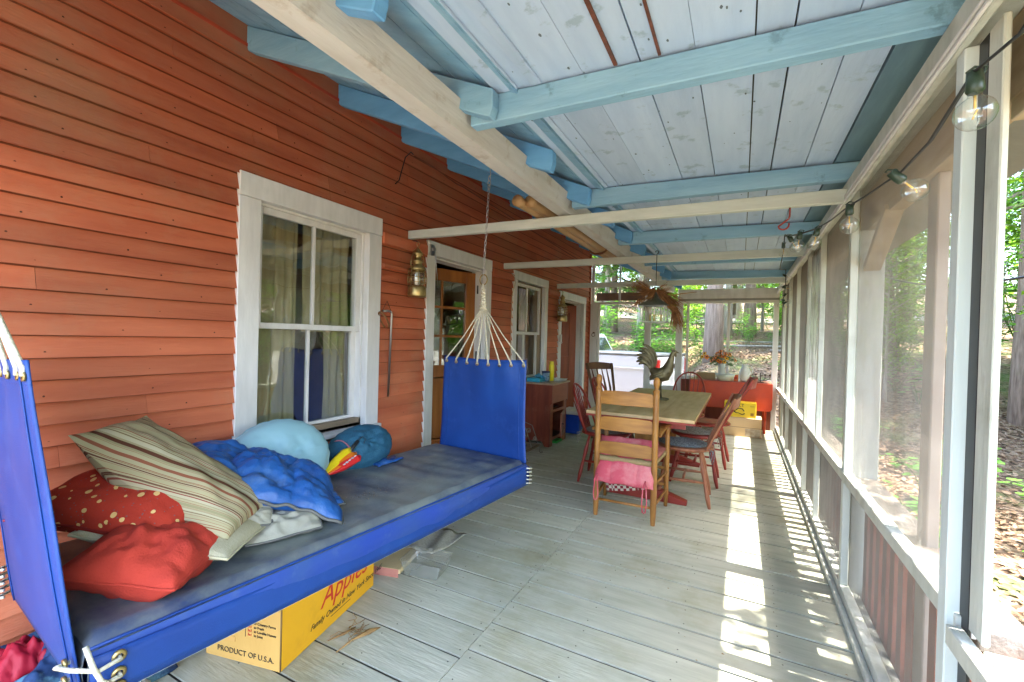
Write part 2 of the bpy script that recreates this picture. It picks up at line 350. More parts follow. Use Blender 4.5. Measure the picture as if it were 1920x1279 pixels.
# ================================================================ PORCH FLOOR
SEAM = -.975
fm = MB(); NAIL = []
def planks(xa, xb, off, wlo):
    y = -2.0+off
    while y < 7.95:
        w = .2+rn(-.012, .012); n = 6; rr = random.random(); V = []
        for k in range(n+1):
            x = xa+(xb-xa)*k/n; dz = .0015*noise.noise(Vector((x*2, y*3, off)))
            g = .011+.003*noise.noise(Vector((x*1.5, y*5, 3)))
            V += [(x, y+g, -.026), (x, y+w-g*.2, -.026), (x, y+w-g*.2, dz), (x, y+g, dz)]
        F = []
        for k in range(n):
            o = k*4
            for q in range(4): F.append((o+(q+1) % 4, o+4+(q+1) % 4, o+4+q, o+q))
        F += [(3, 2, 1, 0), (n*4, n*4+1, n*4+2, n*4+3)]
        fm.add(V, F, False, rr)
        for xx in ((xa+.03, xb-.03, (xa+xb)/2, xa+(xb-xa)*.25, xa+(xb-xa)*.75) if xb-xa > 1.2 else (xa+.03, xb-.03)):
            for yy in (y+.04, y+w-.04):
                xx2 = xx+rn(-.01, .01); fm.add([(xx2+.0035*cos(g*pi/3), yy+.0035*sin(g*pi/3), .0022) for g in range(6)], [tuple(range(6))], False, -6)
        y += w
planks(W+.0, SEAM-.002, .04, .2); planks(SEAM+.002, .56, -.03, .2)
fo = fm.build('porch_floor', m_floor); tag(fo, kind='structure')
ub = MB(); ub.box(W, .56, -2.0, 7.95, -.2, -.007); tag(ub.build('floor_underside', m_gap), kind='structure')

# ================================================================ PORCH ROOF
roof = thing('porch_roof', 'blue and white painted board ceiling on blue rafters with white cross ties', 'roof')
RY = [1.50+.62*k for k in range(-3, 11)]      # house rafters, near faces
def hz(x): return 2.83 - .435*(x-W)           # underside of the house rafters
for k, y in enumerate(RY):
    mb = MB(); xt = -.885; w = .052; H_ = .135
    poly = [(W-.0, hz(W)), (-1.02, hz(-1.02)), (xt-.045, hz(xt-.045)), (xt-.012, hz(xt)+.008), (xt, hz(xt)+.05), (xt, hz(xt)+H_-.02), (W, hz(W)+H_)]
    mb.prism(poly, lambda p, q, y=y, w=w: (p[0], y+w*q+.002*noise.noise(Vector((p[0]*3, y, 0))), p[1]))
    if k < 3 or k > 12: pass
    mb.build('rafter', m_sky if k != 3 else m_blue, roof, .004)
for k, y in enumerate(RY):
    if k % 2 == 0 and k != 3: pass
for k in range(-1, 6):
    y = 1.555+1.24*k
    if y > 7.6: break
    mb = MB(); mb.hexa([(-1.02, y, 2.165), (.52, y, 2.15), (.52, y+.055, 2.15), (-1.02, y+.055, 2.165), (-1.02, y, 2.275), (.52, y, 2.235), (.52, y+.055, 2.235), (-1.02, y+.055, 2.275)])
    mb.build('porch_rafter', m_blue, roof, .004)
bm_ = MB()
yb = -.6
while yb < 7.9:
    ye = yb+.31; q = noise.noise(Vector((yb, 0, 0)))*.004
    q2 = noise.noise(Vector((ye, 0, 0)))*.004
    bm_.hexa([(-1.145+q, yb, 2.145), (-1.05+q, yb, 2.14), (-1.05+q2, ye, 2.14), (-1.145+q2, ye, 2.145), (-1.145+q, yb, 2.26), (-1.03+q, yb, 2.255), (-1.03+q2, ye, 2.255), (-1.145+q2, ye, 2.26)], .5)
    yb = ye
bm_.build('main_beam', m_cream, roof)
for k, (y, zl, zr) in enumerate(((2.83, 2.11, 2.08), (4.47, 2.11, 2.09), (6.12, 2.07, 2.06), (-.5, 2.11, 2.10))):
    mb = MB(); mb.hexa([(W+.02, y, zl-.035), (.47, y, zr-.035), (.47, y+.045, zr-.035), (W+.02, y+.045, zl-.035), (W+.02, y, zl+.03), (.47, y, zr+.035), (.47, y+.045, zr+.035), (W+.02, y+.045, zl+.03)])
    mb.build('tie_beam', m_tie, roof, .004)
# boards over the house rafters (run along the porch) and over the porch rafters
cb = MB(); x = W+.0
while x < -.93:
    w = .15; z0, z1 = hz(x)+.137, hz(x+w-.004)+.137
    for (ya, yb) in ((-.9, 2.7), (2.702, 5.2), (5.202, 7.95)):
        cb.hexa([(x, ya, z0), (x+w-.004, ya, z1), (x+w-.004, yb, z1), (x, yb, z0), (x, ya, z0+.02), (x+w-.004, ya, z1+.02), (x+w-.004, yb, z1+.02), (x, yb, z0+.02)])
    x += w
cb.build('soffit_board', m_blue, roof)
cb = MB(); xs = [-.9, -.71, -.54, -.335, -.16, .015, .12, .275, .40]
for i in range(len(xs)-1):
    for (ya, yb) in ((-.9, 1.6), (1.602, 5.32), (5.322, 7.95)):
        g = rn(.001, .0045) if i not in (2, 4, 5) else rn(.004, .007)
        za = 2.279-.031*(xs[i]+1.02)/1.54+.001; zb = 2.279-.031*(xs[i+1]+1.02)/1.54+.001
        x0, x1 = xs[i], xs[i+1]-g
        cb.hexa([(x0, ya, za), (x1, ya, zb), (x1, yb, zb), (x0, yb, za), (x0, ya, za+.02), (x1, ya, zb+.02), (x1, yb, zb+.02), (x0, yb, za+.02)])
for q in range(260):   # knots and nail heads
    xx = rn(-.88, .38); yy = rn(.3, 7.4); rr = rn(.0022, .006); zz = 2.2785-.031*(xx+1.02)/1.54
    cb.add([(xx+rr*cos(g*pi/3)*rn(.6, 1), yy+rr*1.7*sin(g*pi/3), zz) for g in range(6)], [tuple(reversed(range(6)))], False, -6)
cb.build('ceiling_board', m_ceil, roof, 0)
cb = MB(); cb.box(-.425, -.412, .2, 1.552, 2.2600, 2.2655); cb.box(-.275, -.266, .2, 1.552, 2.2565, 2.262); cb.build('rusty_seam', M('rusty_seam', (.16, .05, .03), (.07, .03, .02), scale=30), roof)
cb = MB(); cb.box(-.86, -.80, .5, 1.545, 2.262, 2.274); cb.box(-.74, -.70, .2, 1.55, 2.262, 2.272); cb.box(-.80, -.775, 1.62, 2.78, 2.262, 2.274); cb.build('batten', m_ceil, roof, .002)
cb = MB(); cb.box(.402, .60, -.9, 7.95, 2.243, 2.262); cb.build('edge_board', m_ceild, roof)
cb = MB(); cb.box(-.895, .62, -.9, 7.95, 2.305, 2.325); cb.build('deck_top', m_gap, roof)
cb = MB(); cb.hexa([(-.9, -.9, 2.34), (.64, -.9, 2.335), (.64, 8.2, 2.335), (-.9, 8.2, 2.34), (-.9, -.9, 2.37), (.64, -.9, 2.365), (.64, 8.2, 2.365), (-.9, 8.2, 2.37)])
cb.hexa([(.642, -.9, 2.30), (1.08, -.9, 2.10), (1.08, 8.2, 2.10), (.642, 8.2, 2.30), (.642, -.9, 2.33), (1.08, -.9, 2.13), (1.08, 8.2, 2.13), (.642, 8.2, 2.33)])
cb.hexa([(-6.4, -.9, 4.75), (-.902, -.9, 2.345), (-.902, 8.2, 2.345), (-6.4, 8.2, 4.75), (-6.4, -.9, 4.78), (-.902, -.9, 2.375), (-.902, 8.2, 2.375), (-6.4, 8.2, 4.78)])
cb.build('roofing', M('roof_metal', (.25, .27, .26)), roof)

# ================================================================ SCREENED SIDE WALL (garden side)
sw = thing('screen_wall', 'long screened porch wall with pale grey posts and rails facing the woods', 'screen wall')
X = .49
def mbx(name, mat, *boxes, parent=sw, bev=.003):
    mb = MB()
    for b_ in boxes: mb.box(*b_)
    return mb.build(name, mat, parent, bev)
YS = [2.85, 3.83, 4.52, 5.35, 6.17, 6.95]
mbx('top_rail', m_screenpost, (X-.01, X+.10, -.9, 7.75, 2.10, 2.148))
mbx('fascia', m_screenpost, (X-.03, X-.011, -.9, 7.75, 2.045, 2.149))
mbx('molding', m_white, (X-.04, X-.031, -.9, 7.75, 2.045, 2.058), (X-.04, X-.031, -.9, 7.75, 2.066, 2.078))
mbx('outer_header', m_raw, (X+.07, X+.13, -.9, 7.75, 1.90, 2.099))
mbx('mid_rail', m_screenpost, (X-.005, X+.035, 1.47, 7.75, .60, .65))
mbx('mid_rail', m_screenpost, (X-.03, X+.0, -.9, 1.45, .585, .635))
mbx('bottom_rail', m_screenpost, (X-.005, X+.035, 1.47, 7.75, .0, .07), (X-.03, X-.006, -.9, 7.75, .0, .03))
mbx('bottom_rail', m_screenpost, (X-.0, X+.035, -.9, 1.45, .0, .07))
for y in YS: 
    wv = .045 if y in (2.85, 4.52, 6.17) else .028
    mbx('mullion', m_screenpost, (X-.004, X+.030, y-wv/2, y+wv/2, .071, .599), (X-.004, X+.030, y-wv/2, y+wv/2, .651, 2.099))
mbx('near_post', M('pale_blue_post', (.60, .66, .66), (.52, .57, .56), .5, 5, (3, 3, .4), .15, 20, .1), (X-.02, X+.03, 1.485, 1.535, .071, 2.044), (X-.005, X+.035, 1.5, 1.56, .2, 2.044))
mbx('gap_strip', m_black, (X+.005, X+.012, 1.432, 1.484, .071, 2.044))
mbx('jamb_board', m_screenpost, (X+.004, X+.018, 1.362, 1.43, .64, 2.044))
# the near window bay beyond the post
mbx('bay_sill', M('green_sill', (.46, .53, .45), (.36, .43, .36), .6, 6, (2, .5, 2), .3, 20, .1, dirt=(.14, .16, .12), dfac=.8, dscale=5), (X+.005, X+.175, -.9, 1.36, .585, .635))
mbx('bay_header', m_raw, (X+.07, X+.13, -.9, 1.50, 1.85, 1.899))
# real porch posts with braces, and the ledge (handrail) between them
for y in (-.2, 2.0, 2.86, 4.52, 6.17):
    mb = MB(); mb.box(X+.088 if y == 2 else X+.037, X+.122 if y == 2 else X+.145, y, y+.09, -1.6, 1.899); mb.build('porch_post', m_screenpost if y > 2 else M('pink_post', (.36, .30, .25), (.27, .21, .17)), sw, .004)
    
    if y == 2.86: mb = MB(); mb.bar((X+.09, y-.0, 1.70), (X+.09, y-.36, 1.92), .035, .07, (1, 0, 0)); mb.build('brace', m_raw, sw, .003)
mbx('ledge', M('weathered_ledge', (.40, .34, .28), (.28, .22, .17), .7, 10, (3, .6, 3), .5, 30, .1, dirt=(.16, .11, .07), dfac=.8, dscale=6), *[(X+.037, X+.145, a_, b_, .575, .628) for a_, b_ in ((1.47, 1.995), (2.095, 2.855), (2.955, 4.515), (4.615, 6.165), (6.265, 7.75))])
y = -.6; mb = MB(); mbs = []
while y < 7.7:
    if not any(abs(y-q-.03) < .07 for q in (-.2, 2.0, 2.86, 4.52, 6.17)):
        b_ = MB(); b_.box(X+.085, X+.11, y, y+.058, -.05, .574); mbs.append(b_.build('picket', m_picket, sw))
    y += .108
mbx('picket_rail', m_picket, (X+.111, X+.14, -.6, 7.7, .02, .07))
mbx('outer_sill', m_screenpost, (X+.036, X+.084, -.6, 7.7, -.03, .03))
# insect screen: real wires
def wires(x, ya, yb, z0, z1, step=.0034, r=.00022, name='insect_screen', par=None):
    mb = MB(); V = []; F = []; n = int((yb-ya)/step); o = 0
    for k in range(n):
        y = ya+k*step
        V += [(x-r, y, z0), (x+r, y-r, z0), (x+r, y+r, z0), (x-r, y, z1), (x+r, y-r, z1), (x+r, y+r, z1)]
        F += [(o, o+1, o+4, o+3), (o+1, o+2, o+5, o+4), (o+2, o, o+3, o+5)]; o += 6
    mb.add(V, F, False, .5); return mb.build(name, m_wire, par or sw)
wires(X+.0352, 1.56, 2.84, .631, 2.095, r=.00021); wires(X+.0352, 2.86, 7.74, .631, 2.095); wires(X+.0352, 1.56, 7.74, .071, .598)
# clear and milky plastic film stapled over some bays
def film(y0, y1, z0, z1, amp, mat, x=X+.02, nu=40, nv=40, name='plastic_film', f=3.0):
    mb = MB()
    def fn(u, v):
        p = Vector((u*f*(y1-y0)*3, v*1.2, y0)); q = fbm(p, 1.6, 3)
        e = min(1, 6*min(u, 1-u))*min(1, 5*(1-v)+.15)
        return (x+amp*q*e, y0+(y1-y0)*u, z0+(z1-z0)*v)
    mb.grid(fn, nu, nv); return mb.build(name, mat, sw)
film(1.57, 2.825, .655, 2.04, .005, clear_mat('clear_film', 1.06, .15, (.99, .98, .97), 0, 6, .05, (.7, .64, .58)), f=4)
film(3.85, 4.49, .655, 2.04, .014, clear_mat('milky_film', 1.4, .15, (.95, .95, .95), .3, 5, .72, (.80, .81, .80)), f=3)



# ================================================================ END WALL
ew = thing('end_screen_wall', 'white framed screened end wall with a door bay on the left', 'screen wall')
E0, E1 = 7.75, 7.80
def eb(name, mat, *boxes): return mbx(name, mat, *boxes, parent=ew)
m_ew = M('end_white', (.68, .66, .62), (.56, .54, .50), .55, 6, (2, 2, .5), .15, 20, .08, dirt=(.40, .36, .30), dfac=.5)
eb('header', m_ew, (-2.41, .49, E0, E1, 1.925, 1.965)); eb('header', m_ew, (-.93, .49, E0-.012, E1-.02, 2.0, 2.06)); eb('header', M('grey_weathered', (.30, .29, .27)), (-.93, .49, E0, E1, 1.9655, 1.999))
eb('header', m_ew, (-.93, .49, E0, E1, 2.0605, 2.15))
for (a_, b_) in ((-2.41, -2.29), (-1.46, -1.36), (-.96, -.86)): eb('post', m_ew, (a_, b_, E0-.02, E1, .0, 1.9245))
for (a_, b_) in ((-2.285, -2.245), (-.80, -.765), (-.205, -.165)): eb('mullion', m_ew, (a_, b_, E0, E1-.01, .75 if a_ > -1 else .0, 1.9245))
eb('post', m_ew, (.42, .489, E0-.02, E1, 0, 1.9245))
eb('sill', m_ew, (-.859, .419, E0-.02, E1+.02, .70, .75)); eb('sill', m_ew, (-1.36, -.96, E0-.019, E1, .52, .57)); eb('kick_panel', m_picket, (-.859, .419, E0, E1, .0, .699)); eb('kick_panel', m_ew, (-1.36, -.961, E0, E1, 0, .519))
eb('door_rail', m_ew, (-2.244, -1.461, E0, E1-.01, 0, .28))
for (a_, b_) in ((-2.41, -2.36), (-1.92, -1.89), (-1.47, -1.44), (-1.16, -1.13)): eb('transom_bar', m_ew, (a_, b_, E0, E1-.01, 1.9655, 2.75 if a_ < -2 else hz(a_)+.12))
eb('transom_board', M('stained_board', (.16, .09, .05), (.10, .05, .03)), (-2.36, -1.13, E1+.1, E1+.14, 2.0, 2.14))
lk = MB(); lk.tube([(-2.33, 7.72, 1.42), (-2.33, 7.66, 1.42)], .012, 8); lk.tube(arc((-2.33, 7.67, 1.38), .03, 0, 2*pi, 12, 'xz'), .005, 6); lk.build('latch', M('rust', (.12, .06, .03)), ew)
def wires_end(x0, x1, z0, z1, step=.0034, r=.00015):
    mb = MB(); V = []; F = []; o = 0
    for k in range(int((x1-x0)/step)):
        x = x0+k*step
        V += [(x, 7.81-r, z0), (x-r, 7.81+r, z0), (x+r, 7.81+r, z0), (x, 7.81-r, z1), (x-r, 7.81+r, z1), (x+r, 7.81+r, z1)]
        F += [(o, o+1, o+4, o+3), (o+1, o+2, o+5, o+4), (o+2, o, o+3, o+5)]; o += 6
    mb.add(V, F, False, .5); mb.build('insect_screen', m_wire, ew)
wires_end(-2.24, .42, .2, 1.93)
# ================================================================ HAMMOCK BED
m_hb = M('blue_canvas', (.009, .058, .27), (.006, .038, .20), .48, 3, (1, 1, 1), .18, 300, .06, spec=.4, dirt=(.05, .12, .38), dfac=.5, dscale=4)
m_mt = M('dusty_navy_vinyl', (.025, .045, .12), (.016, .03, .085), .5, 7, (1, 1, 1), .1, 40, 0, dirt=(.23, .25, .22), dfac=.9, dscale=2.6, dlo=.34, dhi=.60, spec=.5)
ham = thing('hammock_bed', 'long blue canvas cot hammock hung on chains with a dusty navy mattress', 'hammock', (-1.46, .52, 0))
HA = math.atan2(-.103, .995)
U = Vector((.103, .995, 0)).normalized(); V_ = Vector((-.995, .103, 0)).normalized(); O = Vector((0, 0, 0)); LEN, WID = 2.14, .79
def hp(u, v, z): return tuple(U*u + V_*v + Vector((0, 0, z)))
def mattress():
    mb = MB(); nu, nv = 90, 30
    def top(i, j):
        u = i/nu; v = j/nv; e = min(u*LEN, (1-u)*LEN, v*WID, (1-v)*WID); rd = .03
        z = .497 + (-(rd-sqrt(max(0, rd*rd-(rd-min(e, rd))**2)))*.8)
        w = min(1, e/.08)
        z += w*(.006*noise.noise(Vector((u*26, v*2.2+u*3, 1))) + .007*fbm((u*5, v*2.2, 4), 1.2) - .010*sin(pi*u))
        if u > .55: z += w*.006*sin(u*85+v*5)*noise.noise(Vector((u*8, v*2, 9)))
        return z
    bulge = lambda u: .012*noise.noise(Vector((u*7, 2, 2)))
    V = []; F = []
    for i in range(nu+1):
        for j in range(nv+1):
            u = i/nu*LEN; v = j/nv*WID; V.append(hp(u, v, top(i, j)))
    for i in range(nu):
        for j in range(nv): a = i*(nv+1)+j; F.append((a, a+1, a+nv+2, a+nv+1))
    mb.add(V, F, True)
    for (vv, sgn) in ((0, -1), (WID, 1)):   # sides
        mb.grid(lambda a, b, vv=vv, sgn=sgn: hp(a*LEN, vv+sgn*((.010+bulge(a))*sin(pi*b)+.0), (.474-.105*b)), 60, 6)
    for uu, sg in ((0, -1), (LEN, 1)):
        mb.grid(lambda a, b, uu=uu, sg=sg: hp(uu+sg*.008*sin(pi*b), a*WID, .474-.105*b), 10, 5)
    return mb.build('mattress', m_mt, ham)
mt = mattress()
pp = MB(); pp.tube([hp(u*LEN/30, -.004, .474+.002*noise.noise(Vector((u*.7, 0, 0)))) for u in range(31)], .0045, 6)
pp.build('piping', m_hb, mt)
sd_ = MB(); sd_.grid(lambda a, b: hp(a*LEN, -.012-.01*sin(pi*b)-.010*abs(noise.noise(Vector((a*9, 1, 5)))), .470-.10*b), 60, 6); sd_.build('side_panel', M('canvas_side', (.018, .06, .34), (.03, .08, .28), .5, 5, dirt=(.12, .18, .34), dfac=.5, dscale=9), mt)
bn = MB()
def band(va, sgn):
    bn.grid(lambda a, b: hp(a*LEN-.0, va+sgn*(.028-.016*sin(pi*a)+.004*sin(pi*b)), .462-.118*b-.020*sin(pi*a)*(1-b)-.012*sin(pi*a)), 40, 4)
band(0, -1); band(WID, 1); bd = bn.build('side_band', m_hb, ham, solid=.004)
he = MB(); he.tube([hp(a/40*LEN, -.028+.016*sin(pi*a/40), .462-.118-.012*sin(pi*a/40)) for a in range(41)], .0022, 5); he.build('hem', M('white_hem', (.65, .67, .6)), bd)
bt = MB(); bt.grid(lambda a, b: hp(a*LEN, b*WID, .352-.02*sin(pi*a)), 12, 4); bt.build('bottom_cloth', m_hb, ham, solid=.003)
ring_z = 1.70
def endpanel(uu, sg, lean):
    w = MB(); tp = 1.15 if sg > 0 else 1.215
    def fn(a, b):   # a across, b up
        z = .352+(tp-.352)*b; inn = .034*b + .012*sin(pi*b)
        v = inn + a*(WID-2*inn) + .0
        sag = .012*sin(pi*a)*(1 if b > .9 else 0)
        q = sg*((.03 if sg > 0 else .006)+lean*b + .016*sin(pi*a)*sin(pi*min(1, b*1.1)) + .012*noise.noise(Vector((a*3.5, b*1.3, uu)))*sin(pi*b)+.006*sin(a*22)*(b**3))
        return hp(uu+q, v, z-sag)
    w.grid(fn, 36, 28); p = w.build('end_panel', m_hb, ham, solid=.004)
    s1 = MB(); s1.tube([fn(a/24, .93) for a in range(25)], .0028, 5)
    for a0 in (.07, .93): s1.tube([Vector(fn(a0, b/20))+U*(-.004) for b in range(20)], .0022, 5)
    s1.build('seam', m_hb, p)
    g = MB(); R_ = MB(); mid = Vector(hp(uu+sg*(.02 if sg > 0 else .15), WID*.5, 0)); N = 8
    for k in range(N):
        a = .03+.94*k/(N-1); q = Vector(fn(a, .955)); 
        g = MB(); g.lathe([(.007, -.003), (.013, -.003), (.013, .003), (.007, .003), (.007, -.003)], q-U*.004, 12, axis=U); g.build('grommet', m_brass, p)
        kz = 1.50; kk = Vector((mid.x, mid.y, kz))+V_*(a-.5)*.035+U*(sg*.01)
        for off in ((-.004, .004) if True else (0,)):
            m1 = q+V_*off; R_.tube([m1-U*.006, m1-U*.006+Vector((0, 0, .02)), m1.lerp(kk, .5)+Vector((0, 0, -.006)), kk+V_*off*.5], .0028 if sg > 0 else .0058, 6)
    ry = Vector((mid.x, mid.y, 0))
    for t_ in range(7):      # plaited clew
        zz = 1.49+.022*t_; wv = .034*(1-t_/9)
        R_.tube([ry+V_*(-wv)+Vector((0, 0, zz)), ry-U*.012+Vector((0, 0, zz+.014)), ry+V_*wv+Vector((0, 0, zz)), ry+U*.012+Vector((0, 0, zz+.014)), ry-V_*wv+Vector((0, 0, zz))], .006, 6)
    for k in range(8): a = (k/7-.5); R_.tube([ry+V_*a*.04+Vector((0, 0, 1.48)), ry+V_*a*.03+Vector((0, 0, 1.58)), ry+V_*a*.012+Vector((0, 0, ring_z-.03))], .005, 6)
    R_.build('clew_rope', m_rope, ham)
    rg = MB(); rg.tube([ry+V_*.032*cos(t*2*pi/20)+Vector((0, 0, ring_z+.0+.036*sin(t*2*pi/20))) for t in range(21)], .0042, 8, cap=False); rg.build('ring', m_brass, ham)
    ztop = hz(ham.location.x+ry.x+.05)-.01
    z0 = ring_z+.036; nl = int((ztop-z0)/.030); lk_ = MB(); top = ry+V_*(-.03 if sg > 0 else 0); top.z = 0
    for k in range(nl):
        f_ = k/nl; c = ry.lerp(top, f_)+Vector((0, 0, z0+.030*k+.012)); dd_ = V_ if k % 2 else U
        rr = .0075 if k < nl-3 else .012
        lk_.tube([c+dd_*rr*cos(t*2*pi/10)+Vector((0, 0, .0195*sin(t*2*pi/10))) for t in range(11)], .0019 if k < nl-3 else .0032, 5, cap=False)
    lk_.build('chain', m_chrome, ham); hk = MB(); c = top+Vector((0, 0, z0+.030*nl)); hk.tube([c+Vector((0, 0, -.01)), c+Vector((.008, 0, .01)), c+Vector((0, 0, .07))], .004, 6); hk.build('screw_hook', m_chrome, ham)
endpanel(LEN, 1, .01); endpanel(0, -1, .10)
# lacing at the corners
lg = MB(); lr = MB()
def gro(p, ax, r=.013): lg = MB(); lg.lathe([(r*.5, -.004), (r, -.004), (r*1.05, 0), (r, .004), (r*.5, .004), (r*.5, -.004)], p, 14, axis=ax); lg.build('grommet', m_brass, ham)
for zz in (.442, .398, .362):
    a = Vector(hp(.055, -.036, zz)); b = Vector(hp(-.036, .022, zz+.008)); gro(a, V_, .0155); gro(b, U, .0125)
    lr = MB(); lr.tube([a+V_*.012, a-V_*.014, Vector(hp(.01, -.052, zz-.006)), Vector(hp(-.035, -.02, zz+.01)), b-U*.016, b+U*.01], .0056, 8); lr.build('lacing', m_rope, ham)
lr = MB(); lr.tube([Vector(hp(-.01, -.03, .50)), Vector(hp(.0, -.056, .45)), Vector(hp(.015, -.06, .41)), Vector(hp(.04, -.05, .385))], .006, 8); lr.build('lacing', m_rope, ham)
for k in range(5):
    zz = .455-.024*k; lr = MB(); lr.tube([hp(LEN-.03, -.03, zz), hp(LEN+.01, -.045, zz-.008), hp(LEN+.035, -.01, zz)], .0042, 6); lr.build('lacing', m_rope, ham)
    lr = MB(); lr.tube([hp(-.03, WID-.02, zz), hp(-.045, WID+.012, zz-.008), hp(.01, WID+.03, zz)], .005, 6); lr.build('lacing', m_rope, ham)
# leaf crumbs on the mattress
cr = MB()
for k in range(260):
    a = random.gauss(1.12, .075); b = random.gauss(.30, .03)
    if k > 140: a = rn(.3, 2.05); b = rn(.05, .6)
    s_ = rn(.0015, .0045); c = Vector(hp(a, b, .499-.010*sin(pi*a/LEN)+.002)); g = rn(0, 6)
    cr.add([c+Vector((s_*cos(g+q*2.1), s_*sin(g+q*2.1)*rn(.4, 1), rn(-.001, .003))) for q in range(3)], [(0, 1, 2)], False)
o = cr.build('leaf_crumbs', M('crumb', (.30, .16, .05), (.08, .04, .02), scale=80, rnd=1.2)); o.location = ham.location
tag(o, 'brown crumbled leaf litter scattered on the navy mattress', 'leaf litter', kind='stuff')

# ================================================================ CUSHIONS AND CLOTH ON THE HAMMOCK
def pillow(name, label, mat, c, ax, ay, az, hx, hy, T, seed, wr=.012, bend=0, n=44, pinch=.10, pip=None, pw=.004, fsc=3.0, sag=0, cat='pillow', sq=.42, ridges=0):
    ax = Vector(ax).normalized(); ay = Vector(ay); ay = (ay-ax*ay.dot(ax)).normalized(); az_ = ax.cross(ay)
    if az_.dot(Vector(az)) < 0: az_ = -az_
    def pt(u, v, sgn):
        U_, V2 = u*2-1, v*2-1; px = U_*(1-pinch*(1-abs(V2)**2)*(abs(U_)**2)); py = V2*(1-pinch*(1-abs(U_)**2)*(abs(V2)**2))
        e = max(0, (1-U_**2)*(1-V2**2)); th = T*(e**sq)
        nn = fbm((u*fsc+seed, v*fsc, sgn*.6+seed), 1.0, 3)*wr*(e**.35)
        if ridges: nn += ridges*abs(sin((u*1.0+v*.8)*9+noise.noise(Vector((u*3, v*3, seed)))*3))*(e**.5)*.5
        d = sgn*th + nn*sgn - bend*(U_**2) - sag*(V2**2) + .008*fbm((u*2, v*2, seed), 1, 2)
        return ax*px*hx + ay*py*hy + az_*d
    root_c = Vector(c); mb = MB()
    mb.grid(lambda u, v: pt(u, v, 1), n, n); mb.grid(lambda u, v: pt(v, u, -1), n, n)
    o = mb.build(name, mat); o.location = root_c; tag(o, label, cat)
    if pip:
        e = [pt(t/30, 0, 0) for t in range(31)]+[pt(1, t/30, 0) for t in range(1, 31)]+[pt(1-t/30, 1, 0) for t in range(1, 31)]+[pt(0, 1-t/30, 0) for t in range(1, 31)]
        pb = MB(); pb.tube(e, pw, 6, cap=False); pb.build('piping', pip, o)
    return o, pt
def stripe_mat():
    m = bpy.data.materials.new('striped_fabric'); m.use_nodes = True; n, l = m.node_tree.nodes, m.node_tree.links; b = n['Principled BSDF']
    tc = n.new('ShaderNodeTexCoord'); sep = n.new('ShaderNodeSeparateXYZ'); at = n.new('ShaderNodeAttribute'); at.attribute_name = 'pu'
    nz = n.new('ShaderNodeTexNoise'); nz.noise_dimensions = '1D'; nz.inputs['Scale'].default_value = 15; nz.inputs['Detail'].default_value = 2
    l.new(at.outputs['Fac'], nz.inputs['W']); rp = n.new('ShaderNodeValToRGB'); rp.color_ramp.interpolation = 'CONSTANT'
    els = [(0, (.10, .035, .02)), (.36, (.30, .27, .15)), (.42, (.38, .34, .20)), (.47, (.26, .09, .05)), (.49, (.40, .36, .22)), (.545, (.13, .05, .03)), (.56, (.36, .33, .19)), (.60, (.45, .41, .28)), (.66, (.25, .07, .05))]
    rp.color_ramp.elements[0].position = 0; rp.color_ramp.elements[0].color = (*els[0][1], 1); rp.color_ramp.elements[1].position = els[1][0]; rp.color_ramp.elements[1].color = (*els[1][1], 1)
    for p, c in els[2:]: e = rp.color_ramp.elements.new(p); e.color = (*c, 1)
    l.new(nz.outputs[0], rp.inputs[0]); l.new(rp.outputs[0], b.inputs['Base Color']); b.inputs['Roughness'].default_value = .8; b.inputs['Specular IOR Level'].default_value = .2
    return m
m_str = stripe_mat()
def add_pu(o, pt_axis):
    me = o.data; at = me.attributes.new('pu', 'FLOAT', 'POINT'); ax = Vector(pt_axis).normalized()
    at.data.foreach_set('value', [v.co.dot(ax)/.5 + .05*sin(v.co.z*9) for v in me.vertices])
def dotted_mat(name, base, dot, sc, r, base2):
    m = M(name, base, base2, .85, 6, (1, 1, 1), .2, 90, 0); n, l = m.node_tree.nodes, m.node_tree.links; b = n['Principled BSDF']
    tc = n.new('ShaderNodeTexCoord'); nz = n.new('ShaderNodeTexNoise'); nz.inputs['Scale'].default_value = 40
    vm = n.new('ShaderNodeMixRGB'); vm.blend_type = 'ADD'; vm.inputs[0].default_value = .006; l.new(tc.outputs['Object'], nz.inputs[0]); l.new(tc.outputs['Object'], vm.inputs[1]); l.new(nz.outputs['Color'], vm.inputs[2])
    vo = n.new('ShaderNodeTexVoronoi'); vo.inputs['Scale'].default_value = sc; vo.inputs['Randomness'].default_value = .75; l.new(vm.outputs[0], vo.inputs['Vector'])
    lt = n.new('ShaderNodeMath'); lt.operation = 'LESS_THAN'; lt.inputs[1].default_value = r; l.new(vo.outputs['Distance'], lt.inputs[0])
    v2 = n.new('ShaderNodeTexVoronoi'); v2.inputs['Scale'].default_value = sc*2.6; l.new(vm.outputs[0], v2.inputs['Vector']); l2 = n.new('ShaderNodeMath'); l2.operation = 'LESS_THAN'; l2.inputs[1].default_value = .16; l.new(v2.outputs['Distance'], l2.inputs[0])
    src = b.inputs['Base Color'].links[0].from_socket; m1 = n.new('ShaderNodeMixRGB'); l.new(l2.outputs[0], m1.inputs[0]); l.new(src, m1.inputs[1]); m1.inputs[2].default_value = (.18, .09, .10, 1)
    mx = n.new('ShaderNodeMixRGB'); l.new(lt.outputs[0], mx.inputs[0]); l.new(m1.outputs[0], mx.inputs[1]); mx.inputs[2].default_value = (*dot, 1); l.new(mx.outputs[0], b.inputs['Base Color'])
    return m
m_coral = M('coral_velvet', (.46, .040, .022), (.34, .026, .016), .85, 5, bump=.3, bscale=160, rnd=0)
